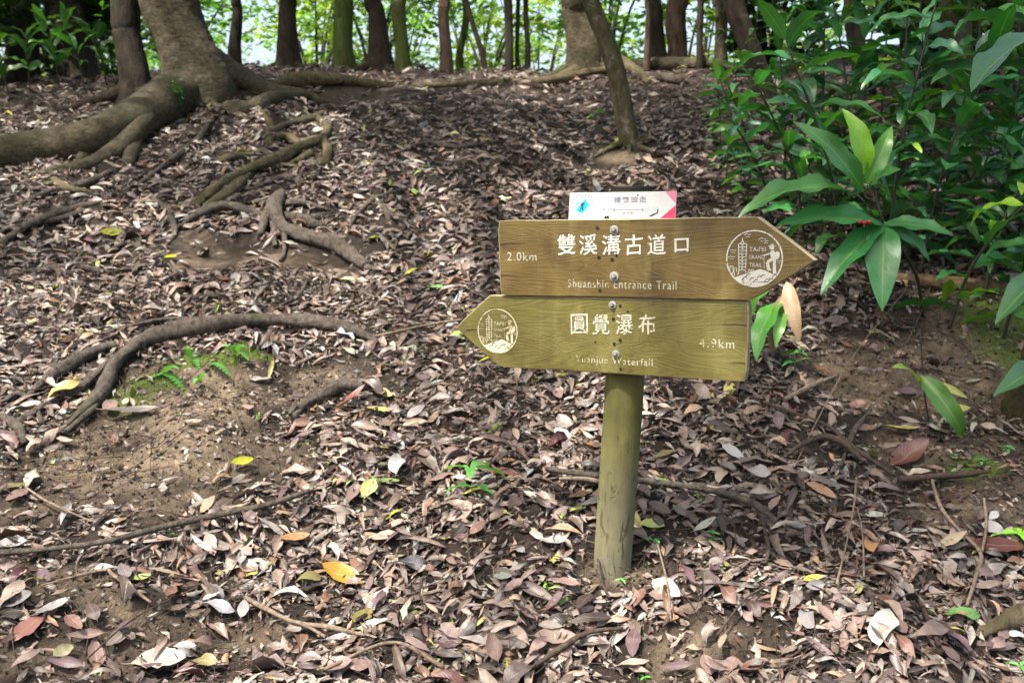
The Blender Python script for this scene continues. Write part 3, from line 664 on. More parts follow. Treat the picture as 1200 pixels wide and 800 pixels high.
P = [(foot.x - .004, foot.y, foot.z - .12, rp * 1.0), (foot.x, foot.y, foot.z + .04, rp * 1.0), (foot.x * .5 + axis_top.x * .5, foot.y * .5 + axis_top.y * .5, (foot.z + axis_top.z) / 2, rp * 1.01), (axis_top.x, axis_top.y, axis_top.z + .05, rp), (axis_top.x, axis_top.y, ORG0.z + .290, rp)]
v, f = tube(P, 60, 40, .006); b.add(v, f)
post = b.build('post', M['post'], None); child_mesh(post, sign)
b = MB(); b.add(*tube([(axis_top.x, axis_top.y, ORG0.z + .2905, .0565), (axis_top.x, axis_top.y, ORG0.z + .300, .057)], 4, 32, .0)); child_mesh(b.build('shaded_top_disc', M['cap'], None, False), sign)  # added thin disc, its dark colour stands for the shaded wooden post top
def prism(poly, y0, y1, bev=.0035):
    """polygon in the board plane (x,z) pushed from y0 (front) to y1 (back), front edge chamfered"""
    n = len(poly); A = np.array(poly); c = A.mean(0); ins = A + (c - A) / np.linalg.norm(c - A, axis=1, keepdims=True) * bev
    V = np.array([(x, y0, z) for x, z in ins] + [(x, y0 + bev, z) for x, z in A] + [(x, y1, z) for x, z in A])
    side = [(k, (k + 1) % n, n + (k + 1) % n, n + k) for k in range(n)] + [(n + k, n + (k + 1) % n, 2 * n + (k + 1) % n, 2 * n + k) for k in range(n)]
    return V, side, [tuple(range(n))[::-1], tuple(range(2 * n, 3 * n))]
def pymesh(name, V, F, mats, mi=None, smooth=False):
    me = bpy.data.meshes.new(name); me.from_pydata([tuple(v) for v in V], [], F)
    for m_ in mats: me.materials.append(m_)
    if mi: me.polygons.foreach_set('material_index', mi)
    me.polygons.foreach_set('use_smooth', [smooth] * len(me.polygons)); me.update()
    import bmesh; bm = bmesh.new(); bm.from_mesh(me); bmesh.ops.recalc_face_normals(bm, faces=bm.faces); bm.to_mesh(me); bm.free()
    return me
def local(o, parent):
    """child given in board space"""
    o.parent = parent; return o
def rag(poly, amp=.0004):
    out = []
    for a, b_ in zip(poly, poly[1:] + poly[:1]):
        a, b_ = np.array(a), np.array(b_); L = np.linalg.norm(b_ - a); m_ = max(2, int(L / .025)); nn_ = np.array([-(b_ - a)[1], (b_ - a)[0]]) / L
        out += [tuple(a + (b_ - a) * k / m_ + nn_ * (random.gauss(0, amp) if k else 0)) for k in range(m_)]
        out[-m_] = tuple(np.array(out[-m_]) + (np.mean(poly, 0) - out[-m_]) * random.uniform(.002, .012))
    return out
def board(px_poly, y0, y1, mat, label):
    poly = rag([BL(*q) for q in px_poly])
    V, side, caps = prism(poly, y0, y1)
    me = pymesh('arrow_board', V, side + caps, [mat, M['edge']], [0] * 0 + [1] * len(side) + [0, 0])
    o = link('arrow_board', me); o.parent = sign; o.matrix_parent_inverse = Matrix.Identity(4)
    o.matrix_local = Matrix.Translation(-Vector(foot)) @ Bm
    o['label'] = label; return o
up_b = board([(583, 258.5), (889, 254), (957, 305), (880, 352), (586, 345.5)], 0.0, .030, M['board_a'], 'upper brown board, arrow pointing right')
lo_b = board([(572, 346), (878, 353), (873.5, 448), (583, 430), (532, 384)], .006, .036, M['board_b'], 'lower olive board, arrow pointing left')
def fatten(A, F, d):
    sh = [(0, 0), (d, 0), (-d, 0), (0, d), (0, -d)]; n = len(A)
    B = [np.column_stack([A + np.array(q), np.full(n, -.00003 * i)]) for i, q in enumerate(sh)]
    return np.vstack(B), [tuple(v + n * i for v in f) for i in range(len(sh)) for f in F]
def flat(name, verts2, faces, y, mat, parent, thick=0.0006):
    """flat print or carving paint on a board: (x,z) points, y in board space"""
    V = [(v[0], y + (v[2] if len(v) > 2 else 0), v[1]) for v in verts2]
    me = bpy.data.meshes.new(name); me.from_pydata(V, [], faces); me.materials.append(mat); me.update()
    return local(link(name, me), parent)
def text2(s, px0, px1, py, hpx, spacing=1.0, bold=0.0, xslack=None):
    cu = bpy.data.curves.new('text', 'FONT'); cu.body = s; cu.size = 1; cu.space_character = spacing; cu.resolution_u = 3; cu.offset = bold
    o = bpy.data.objects.new('text', cu); COL.objects.link(o)
    me = bpy.data.meshes.new_from_object(o.evaluated_get(bpy.context.evaluated_depsgraph_get()))
    A = np.array([v.co[:2] for v in me.vertices]); F = [tuple(p.vertices) for p in me.polygons]
    bpy.data.objects.remove(o); bpy.data.curves.remove(cu); bpy.data.meshes.remove(me)
    lo, hi = A.min(0), A.max(0)
    x0, _ = BL(px0, py); x1, _ = BL(px1, py); _, z0 = BL((px0 + px1) / 2, py + hpx / 2); _, z1 = BL((px0 + px1) / 2, py - hpx / 2)
    A = (A - lo) / (hi - lo); return np.stack([x0 + A[:, 0] * (x1 - x0), z0 + A[:, 1] * (z1 - z0)], -1), F
def lettering(s, px0, px1, py, h, mat, parent, y, spacing=1.0, bold=0.0, skew=0.0, name='lettering', groove=True):
    A, F = text2(s, px0, px1, py, h, spacing, bold)
    A = A + np.stack([np.zeros(len(A)), skew * (A[:, 0] - A[:, 0].mean())], -1)
    # brush-like unevenness
    A = A + .0005 * np.stack([np.sin(A[:, 1] * 900 + A[:, 0] * 300), np.sin(A[:, 0] * 800)], -1)
    if groove: flat('carved_groove', A + np.array([-.0004, .0006]), F, y - .0003, M['groove'], parent)
    return flat(name, A, F, y - .0008, mat, parent)
Y1, Y2 = -.0002, .0058
# the carved Chinese characters, one by one, so they sit unevenly
def chars(s, xs_, py, w_, h_, mat, parent, y, bold):
    b = None; AA, FF, n = [], [], 0
    for ch, x in zip(s, xs_):
        A, F = text2(ch, x - w_ / 2, x + w_ / 2, py, h_, 1, 0); c = A.mean(0)
        a = .06; A = A - c; A = A * 1.0; A = np.stack([A[:, 0], A[:, 1] + a * A[:, 0]], -1) + c
        A = A + .0007 * np.stack([np.sin(A[:, 1] * 420 + A[:, 0] * 200), np.sin(A[:, 0] * 380)], -1)
        AA.append(A); FF += [tuple(i + n for i in f) for f in F]; n += len(A)
    A = np.vstack(AA)
    flat('carved_groove', A + np.array([-.0010, .0013]), FF, y - .0003, M['groove'], parent)
    A, FF = fatten(A, FF, bold); return flat('lettering', A, FF, y - .0008, mat, parent)
chars('雙溪溝古道', [664, 689.5, 716.5, 743, 769.5], 286.5, 21, 23.5, M['white'], up_b, Y1, .0005); chars('口', [799], 287, 16, 15.5, M['white'], up_b, Y1, .0008)
lettering('2.0km', 594.5, 629, 300.5, 10, M['latin'], up_b, Y1, 1.15, 0)
lettering('Shuanshin Entrance Trail', 666, 793, 333, 10, M['latin'], up_b, Y1, 1.18, 0)
chars('圓覺瀑布', [678, 703.5, 731, 757.5], 380, 20, 23.5, M['worn'], lo_b, Y2, .0004)
lettering('Yuanjue Waterfall', 673.5, 764, 424, 11, M['very_worn'], lo_b, Y2, 1.12, 0)
lettering('4.9km', 819, 860, 402.5, 10.5, M['worn'], lo_b, Y2, 1.2, .0)
# emblem: ring, tower, words, hiker on a hill
def emblem(cx, cy, rpx, parent, y, mat, mat2, ring=.048):
    x0, z0 = BL(cx, cy); xr, _ = BL(cx + rpx, cy); _, zt = BL(cx, cy - rpx); S = ((xr - x0) + (zt - z0)) / 2
    V, Fc = [], []
    def poly(pts):
        n = len(V); V.extend((x0 + S * a, z0 + S * c_) for a, c_ in pts); Fc.append(tuple(range(n, n + len(pts))))
    def line(a, c_, w_=.035):
        a, c_ = np.array(a, float), np.array(c_, float); d = c_ - a; d /= np.linalg.norm(d) + 1e-9; m_ = np.array([-d[1], d[0]]) * w_ / 2
        poly([a - m_, c_ - m_, c_ + m_, a + m_])
    def pl(pts, w_=.035):
        for p, q in zip(pts, pts[1:]): line(p, q, w_)
    N = 48
    for k in range(N):
        a, c_ = 2 * math.pi * k / N, 2 * math.pi * (k + 1) / N
        poly([(math.cos(a), math.sin(a)), (math.cos(c_), math.sin(c_)), (math.cos(c_) * (1 - ring), math.sin(c_) * (1 - ring)), (math.cos(a) * (1 - ring), math.sin(a) * (1 - ring))])
    # tower
    pl([(-.56, .52), (-.53, -.44), (-.58, -.58)]); pl([(-.27, .52), (-.30, -.46), (-.27, -.50)]); line((-.42, .58), (-.42, .72), .03); pl([(-.48, .52), (-.45, .62), (-.39, .62), (-.36, .52)], .03)
    for k in range(9):
        zz = .52 - k * .115; line((-.55, zz), (-.28, zz), .028)
        if k < 8: poly([(-.44, zz - .02), (-.40, zz - .02), (-.38, zz - .075), (-.46, zz - .075)])
    # arches either side of the tower
    for ax_, az, s_ in ((-.80, -.36, .09), (-.66, -.40, .07), (-.73, -.54, .06), (-.17, -.44, .05), (-.06, -.42, .05)):
        pl([(ax_ - s_ * .7, az - s_), (ax_ - s_ * .6, az + s_), (ax_ + s_ * .6, az + s_), (ax_ + s_ * .7, az - s_)], .026)
    for (ax_, az, s_) in ((-.74, .27, .12), (-.80, .04, .13), (-.24, .82, .12), (.30, .66, .16), (.40, .60, .10), (.86, -.08, .07)):
        pl([(ax_ - s_, az), (ax_ - s_ * .3, az + s_ * .4), (ax_ + s_ * .2, az + .01), (ax_ + s_, az + s_ * .25)], .02); pl([(ax_ - s_ * .6, az - .05), (ax_ + s_ * .6, az - .06)], .018)
    # hiker
    def disc(c0, c1, rx, rz, n=14): poly([(c0 + rx * math.cos(2 * math.pi * k / n), c1 + rz * math.sin(2 * math.pi * k / n)) for k in range(n)])
    disc(.61, .39, .085, .085); line((.49, .44), (.75, .45), .035); poly([(.55, .46), (.68, .46), (.66, .51), (.57, .51)])
    poly([(.55, .26), (.68, .30), (.74, .20), (.74, -.02), (.60, -.02), (.56, .12)]); disc(.80, .12, .08, .14)
    line((.60, .20), (.32, .11), .05); line((.34, .12), (.35, -.34), .02)
    pl([(.64, .0), (.46, -.12), (.50, -.36)], .11); line((.70, .02), (.71, -.46), .11); line((.47, -.38), (.60, -.38), .06); line((.66, -.49), (.78, -.49), .06)
    for word, a, c_, zz, hh in (('TAIPEI', -.18, .40, .33, .15), ('GRAND', -.19, .36, .06, .14), ('TRAIL', -.17, .28, -.22, .14)):
        cu = bpy.data.curves.new('text', 'FONT'); cu.body = word; cu.resolution_u = 2
        o = bpy.data.objects.new('text', cu); COL.objects.link(o); me = bpy.data.meshes.new_from_object(o.evaluated_get(bpy.context.evaluated_depsgraph_get()))
        A = np.array([v.co[:2] for v in me.vertices]); n = len(V); A = (A - A.min(0)) / (A.max(0) - A.min(0))
        V.extend((x0 + S * (a + q[0] * (c_ - a)), z0 + S * (zz - hh / 2 + q[1] * hh)) for q in A); Fc.extend(tuple(i + n for i in p.vertices) for p in me.polygons)
        bpy.data.objects.remove(o); bpy.data.curves.remove(cu); bpy.data.meshes.remove(me)
    flat('carved_groove', np.array(V) + np.array([-.0007, .0009]), Fc, y - .0004, M['groove'], parent)
    V2, F2 = list(V), list(Fc); V.clear(); Fc.clear()
    # hill as pale carved pieces
    hill = [(-.66, -.66), (.20, -.36), (.36, -.40), (.58, -.50), (.76, -.58)]
    arc = [(math.cos(a), math.sin(a)) for a in np.linspace(-.70, -2.42, 12)]
    poly(hill + [(q[0] * .96, q[1] * .96) for q in arc])
    flat('emblem', V, Fc, y - .0007, mat2, parent); H2 = []
    V.clear(); Fc.clear()
    for k in range(9):
        ax_ = -.42 + .13 * k; zz = -.68 + .10 * math.sin(k * 1.7); pl([(ax_, zz - .06), (ax_ + .09, zz + .05), (ax_ + .17, zz + .02)], .024)
    flat('carved_groove', V, Fc, y - .0012, M['groove'], parent)
    flat('emblem', V2, F2, y - .0010, mat, parent)
emblem(884, 303, 33.8, up_b, Y1, M['white'], M['white'])
emblem(582, 388, 25, lo_b, Y2, M['very_worn'], M['worn'], .05)
def fitting(px, py, r_px, parent, y, big):
    x, z = BL(px, py); s = r_px / 410
    def cyl(n, r0, r1, ya, yb, rot=0):
        th = np.linspace(0, 2 * math.pi, n, endpoint=False) + rot
        V = [(x + r0 * math.cos(t), ya, z + r0 * math.sin(t)) for t in th] + [(x + r1 * math.cos(t), yb, z + r1 * math.sin(t)) for t in th] + [(x, yb - r1 * .12, z)]
        return V, [(k, (k + 1) % n, n + (k + 1) % n, n + k) for k in range(n)] + [(n + k, n + (k + 1) % n, 2 * n) for k in range(n)]
    b_ = []
    V, F_ = cyl(24, s, s * .96, y - .0002, y - .003); me = pymesh('washer', V, F_, [M['steel']]); w_ = local(link('bolt', me), parent)
    V1, F1 = cyl(6, s * .60, s * .56, y - .0028, y - .0075, .3); V2, F2 = cyl(16, s * .34, s * .30, y - .0074, y - .0105)
    me = pymesh('bolt', V + V1 + V2, F_ + [tuple(i + len(V) for i in f) for f in F1] + [tuple(i + len(V) + len(V1) for i in f) for f in F2], [M['steel'], M['nut']], [0] * len(F_) + [1] * len(F1) + [0] * len(F2))
    w_.data = me
for q in ((720, 269.5, 5.2, up_b, Y1), (720, 324, 5.6, up_b, Y1), (717, 357.5, 4.6, lo_b, Y2), (721, 415, 4.6, lo_b, Y2)): fitting(*q, True)
def hole(px, py, r_px, parent, y):
    x, z = BL(px, py); n = 14; V = []; rr = r_px / 410
    V = [(x + rr * math.cos(2 * math.pi * k / n) * random.uniform(.85, 1.15), z + rr * math.sin(2 * math.pi * k / n) * random.uniform(.85, 1.15)) for k in range(n)]
    V2 = [(x + (a - x) * 1.0, c_) for a, c_ in V]
    flat('screw_hole', V, [tuple(range(n))], y - .0014, M['hole'], parent)
M['hole'] = m_plain('screw_hole_dark', (.008, .006, .005), .9)
for q in ((700, 267, 1.9), (702, 301.5, 2.0), (717.5, 304, 2.0), (722.5, 299, 1.7), (703, 340.5, 2.0)): hole(*q, up_b, Y1)
for q in ((726, 358.5, 1.7), (718, 374, 2.0), (726, 399, 2.0), (719, 403, 1.9), (726.5, 432.5, 1.7), (697, 401, 1.2), (735, 365, 1.2)): hole(*q, lo_b, Y2)
for px, py, L, pr, yy in ((586, 285, 34, up_b, Y1), (587, 322, 22, up_b, Y1), (905, 330, -26, up_b, Y1), (738, 258, 30, up_b, Y1), (874, 380, -38, lo_b, Y2), (873, 425, -24, lo_b, Y2), (640, 432, 30, lo_b, Y2), (545, 386, 22, lo_b, Y2)):
    pts_ = [BL(px, py + .5), BL(px + L * .35, py - .3), BL(px + L * .7, py + .3), BL(px + L, py), BL(px + L * .7, py + .8), BL(px + L * .35, py + .5), BL(px, py + 1.6)]
    flat('crack', pts_, [tuple(range(7))], yy - .0009, M['groove'], pr)
# white plate above, behind the upper board
pz = .012
pl_poly = [BL(668, 226, -pz), BL(793, 224, -pz), BL(791, 260, -pz), BL(666, 261, -pz)]
V, side, caps = prism(pl_poly, pz, pz + .003, .0004)
plate = link('distance_plate', pymesh('distance_plate', V, side + caps, [M['plate']])); plate.parent = sign; plate.matrix_local = Matrix.Translation(-Vector(foot)) @ Bm; plate['label'] = 'white plate with faded print and pink arrow corner on top'
def PF(name, pts, mat, d=.0004): return flat(name, [BL(*q, -pz) for q in pts], [tuple(range(len(pts)))], pz - d, mat, plate)
PF('printed_arrow', [(779.5, 224.4), (792.6, 224.2), (791.8, 238.5)], M['palepink']); PF('printed_arrow', [(791.8, 240.5), (791, 256.5), (773, 256.5)], M['pink'])
def ringpts(cx, cy, r, n=20): return [(cx + r * math.cos(2 * math.pi * k / n), cy + r * math.sin(2 * math.pi * k / n)) for k in range(n)]
PF('printed_logo', ringpts(683, 241.5, 9.5), M['paleteal'], .0003); PF('printed_logo', [(675, 246.5), (686, 233), (689.5, 240), (692, 238.5), (682.5, 250)], M['teal'], .0005)
PF('printed_logo', [(674.5, 240), (680, 236), (677.5, 240)], M['teal'], .0005)
PF('printed_logo', [(680, 239), (682.5, 237.5), (686, 237.5), (683.5, 241.5), (684, 246), (682.5, 247.5), (681.8, 244), (679.5, 248.5), (678.5, 247.5), (681.5, 242.5)], M['navy'], .0007)
for k in range(9):
    a = R(205 + k * 16); PF('printed_logo', ringpts(683 + 13.3 * math.cos(a), 242 + 13.0 * math.sin(a), .85, 6), M['navy'], .0005)
for k in range(9):
    a = R(30 + k * 15); PF('printed_logo', ringpts(683 + 12 * math.cos(a), 241.5 + 11.5 * math.sin(a), .6, 6), M['faded'], .0005)
def ptext(s, x0, x1, cy, h, mat, bold=0.0):
    A, F = text2(s, x0, x1, cy, h, 1.25, bold); flat('printed_text', A, F, pz - .0005, mat, plate)
ptext('擇齋縱走', 717.5, 756, 234, 7.5, M['faded'], .01); ptext('文化', 702.5, 716, 245.5, 3.6, M['faded']); ptext('碧溪路口', 728, 744, 249.5, 3, M['faded'])
PF('printed_arrow', [(719, 245.8), (754, 245.2), (754, 245.8), (719, 246.4)], M['faded'])
for sx, x in ((1, 718.2), (-1, 755)): PF('printed_arrow', [(x, 246), (x + sx * 2.6, 243.6), (x + sx * 3, 244.2), (x + sx * 1.0, 246), (x + sx * 3, 247.9), (x + sx * 2.6, 248.5)], M['faded'])
PF('sticker', [(755.5, 242), (772.5, 241.5), (770.5, 245), (770, 249), (766, 250.5), (761, 253), (756, 252)], M['sticker'], .0008)
PF('sticker_shadow_edge', [(761, 253), (766, 250.5), (770, 249), (770.5, 245), (771.8, 245), (771.3, 249.8), (767, 251.8), (763, 254)], M['groove'], .0006).name = 'sticker_shadow'  # dark strip painted as the shadow along the sticker's lifted edge
ptext('林安泰', 757.5, 768, 245.6, 3.4, M['faded']); PF('chipped_hole', [(708, 256), (709, 252.6), (710.5, 253.8), (713, 252.4), (714.5, 256)], M['hole'], .0008)
PF('screw_hole', ringpts(747.5, 228.6, .9, 8), M['hole'], .0008)

# ------------------------------------------------------------------ green plants
def ginger_leaf(L, Wd, droop, fold, wave, seed, segs=12):
    rg = np.random.default_rng(seed); u = np.linspace(0, 1, segs + 1); v = np.array([-1, -.5, 0, .5, 1.])
    prof = np.sin(np.pi * u ** .8) ** .75 * (1 - .25 * u ** 4); prof[0] = .05; prof[-1] = .01
    ang = np.cumsum(np.concatenate([[0], np.full(segs, droop / segs) * (np.linspace(.4, 1.6, segs))]))
    cx = np.concatenate([[0], np.cumsum(np.cos(-ang[1:]) / segs)]) * L; cz = np.concatenate([[0], np.cumsum(np.sin(-ang[1:]) / segs)]) * L
    y = prof[:, None] * v[None] * Wd / 2
    z = fold * np.abs(y) + wave * Wd * np.sin(u[:, None] * 17 + 3 * np.sign(v)[None]) * np.abs(v)[None] ** 2 * prof[:, None]
    nx_, nz_ = np.sin(ang)[:, None], np.cos(ang)[:, None]
    side = rg.normal(0, .05) * u[:, None] ** 2 * L
    V = np.stack([cx[:, None] + nx_ * z, y * np.cos(fold * .6) + side, cz[:, None] + nz_ * z], -1).reshape(-1, 3)
    i = np.arange(segs)[:, None] * 5; j = np.arange(4)[None]
    F = np.stack([i + j, i + j + 5, i + j + 6, i + j + 1], -1).reshape(-1, 4)
    uv = np.stack(np.broadcast_arrays(u[:, None], (v[None] + 1) / 2), -1).reshape(-1, 2)
    return mesh_np('leaf', V, F, None, True, uv)
def mk(mat, *a):
    me = ginger_leaf(*a); me.materials.append(M[mat]); return me
GL = [mk('ginger', 1, .27 + .02 * (k % 3), dr, fo, wv, k) for k, (dr, fo, wv) in enumerate([(.5, .35, .10), (.9, .3, .11), (1.3, .25, .12), (1.0, .5, .09), (.7, .2, .14), (1.6, .4, .12)])]
for g_, dr in zip(GL, (.5, .9, 1.3, 1.0, .7, 1.6)): g_['droop'] = dr
GS = [mk('ginger', 1, .30, dr, fo, wv, 20 + k, 8) for k, (dr, fo, wv) in enumerate([(.4, .25, .05), (.8, .2, .06), (1.1, .3, .05)])]
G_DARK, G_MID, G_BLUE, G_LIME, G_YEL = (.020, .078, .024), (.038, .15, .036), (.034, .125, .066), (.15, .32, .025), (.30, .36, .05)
def leaf_obj(root, meshes, base, direction, L, col, roll=0, width=1.0, name='leaf'):
    o = bpy.data.objects.new(name, random.choice(meshes)); COL.objects.link(o)
    d = Vector(direction).normalized(); x = d; y = Vector((0, 0, 1)).cross(x)
    if y.length < .05: y = Vector((0, 1, 0))
    y.normalize(); z = x.cross(y)
    m = Matrix(((x.x, y.x, z.x, 0), (x.y, y.y, z.y, 0), (x.z, y.z, z.z, 0), (0, 0, 0, 1)))
    o.parent = root; o.matrix_local = Matrix.Translation(Vector(base) - Vector(root.location)) @ m @ Matrix.Rotation(roll, 4, 'X') @ Matrix.Diagonal((L, L * width, L, 1))
    o.color = (*col, 1); return o
def vcol(c, f=.25):
    k = random.uniform(1 - f, 1 + f); return (min(1, c[0] * k * random.uniform(.8, 1.3)), min(1, c[1] * k), min(1, c[2] * k * random.uniform(.8, 1.3)))
def ginger(base, h, lean, nl, Lf, cols, label, az0=None, group='broad-leaved ginger plants on the right bank', cat='plant', name='ginger_plant', meshes=None, start=.35, stem='stem', sr=.008, elev=(.35, 1.0), plane=False):
    base = Vector(base); t = thing(name, base, label, cat, group)
    top = base + Vector((lean[0], lean[1], h)); midp = base + Vector((lean[0] * .3, lean[1] * .3, h * .5))
    b = MB(); b.add(*tube([(base.x, base.y, base.z - .03, sr), (*midp, sr * .85), (*top, sr * .5)], 14, 7, .06)); child_mesh(b.build('stem', M[stem]), t)
    az = random.uniform(0, 6.28) if az0 is None else az0
    S = spline([base, midp, top], 40)
    for k in range(nl):
        f = start + (1 - start) * (k + .5) / nl; p = S[min(39, int(f * 39))]
        a = az + (math.pi * (k % 2) + random.gauss(0, .45) if plane else k * 2.4 + random.gauss(0, .3)); e = random.uniform(*elev) * (.75 + .5 * f)
        leaf_obj(t, meshes or GL, p, (math.cos(a) * math.cos(e), math.sin(a) * math.cos(e), math.sin(e)), Lf * random.uniform(.75, 1.15), vcol(random.choice(cols)), random.gauss(0, .35))
    # top spear leaf
    leaf_obj(t, meshes or GL, S[-1], (lean[0] + random.gauss(0, .2), lean[1], h * .8), Lf * .8, vcol(cols[-1]), random.uniform(-1, 1))
    return t
LOCW = ['at the front of the bank', 'beside the tallest dark stem', 'below the mottled trunk', 'at the left end of the bank', 'behind the front plants', 'under the large right edge leaf', 'against the top edge']
# front plant with large drooping glossy leaves above the board tip
fp = G(1082, 372); Yf = fp.y
t = thing('ginger_plant', fp, 'low ginger plant with large glossy drooping leaves just right of the upper board tip', 'plant', 'broad-leaved ginger plants on the right bank')
b = MB(); hub = AT(1035, 262, Yf - .15); b.add(*tube([(*fp, .009), (*((fp + hub) / 2 + Vector((.05, 0, 0))), .008), (*hub, .006)], 14, 8, .05)); top = AT(1010, 170, Yf - .1)
b.add(*tube([(*hub, .006), (*top, .004)], 8, 7, .05)); child_mesh(b.build('stem', M['stem']), t)
def aimed(root_, base, tip, mesh, col, roll=0, width=1.0, face=True):
    d = Vector(tip) - Vector(base); dr = mesh.get('droop', .8) * .28; hz = math.hypot(d.x, d.y); e = math.atan2(d.z, hz) + dr
    x = Vector((d.x / max(hz, .001) * math.cos(e), d.y / max(hz, .001) * math.cos(e), math.sin(e))).normalized()
    n_ = (Vector((0, 0, CZ)) - Vector(base)).normalized() * .62 + Vector((0, 0, .8)) if face else Vector((0, 0, 1))
    y = n_.cross(x).normalized(); z = x.cross(y); o = leaf_obj(root_, [mesh], base, x, 1, col); L_ = d.length * (1.1 + .3 * dr)
    m_ = Matrix(((x.x, y.x, z.x, 0), (x.y, y.y, z.y, 0), (x.z, y.z, z.z, 0), (0, 0, 0, 1)))
    o.matrix_local = Matrix.Translation(Vector(base) - Vector(root_.location)) @ m_ @ Matrix.Rotation(roll, 4, 'X') @ Matrix.Diagonal((L_, L_ * width, L_, 1))
    return o
def upd(v, k): v = Vector(v); v.z += k; return v
aimed(t, hub, AT(930, 258, Yf - .30), GL[0], (.035, .15, .045), .1, 1.2)
aimed(t, hub, AT(972, 330, Yf - .35), GL[0], (.035, .15, .045), .1, 1.0)
aimed(t, hub, AT(1032, 345, Yf - .38), GL[1], (.035, .15, .045), 0, 1.15)
aimed(t, hub, AT(1108, 272, Yf - .3), GL[0], (.035, .15, .045), -.1, 1.25)
aimed(t, hub, AT(1085, 300, Yf - .25), GL[1], (.045, .15, .055), -.1, 1.0)
aimed(t, AT(1012, 205, Yf - .12), AT(1010, 140, Yf - .25), GL[3], (.17, .36, .02), .4, 1.2)
aimed(t, AT(1016, 215, Yf - .12), AT(1060, 160, Yf - .2), GL[1], (.06, .19, .02), .5, 1.0)
aimed(t, AT(1012, 225, Yf - .12), AT(955, 165, Yf - .3), GL[1], (.04, .14, .03), -.5, .8)
aimed(t, AT(1018, 220, Yf - .12), AT(1040, 200, Yf - .3), GL[4], G_MID, .4, 1.4)
aimed(t, AT(1000, 225, Yf - .12), AT(890, 235, Yf - .35), GL[1], (.05, .15, .04), .2, .9)
for dx, dy in ((0, 0), (5, 1), (11, 0)):
    q = AT(1008 + dx, 260 + dy, Yf - .34); th = np.linspace(0, 2 * np.pi, 10, endpoint=False); rr_ = .0085
    V = [(q.x + rr_ * math.cos(a_) * math.cos(e), q.y + rr_ * math.sin(a_) * math.cos(e), q.z + rr_ * math.sin(e)) for e in np.linspace(-1.5, 1.5, 7) for a_ in th]
    i = np.arange(6)[:, None] * 10; j = np.arange(10)[None]; j2 = (j + 1) % 10
    bb = MB(); bb.add(V, np.stack([i + j, i + j2, i + 10 + j2, i + 10 + j], -1).reshape(-1, 4)); child_mesh(bb.build('berry', M['berry']), t)
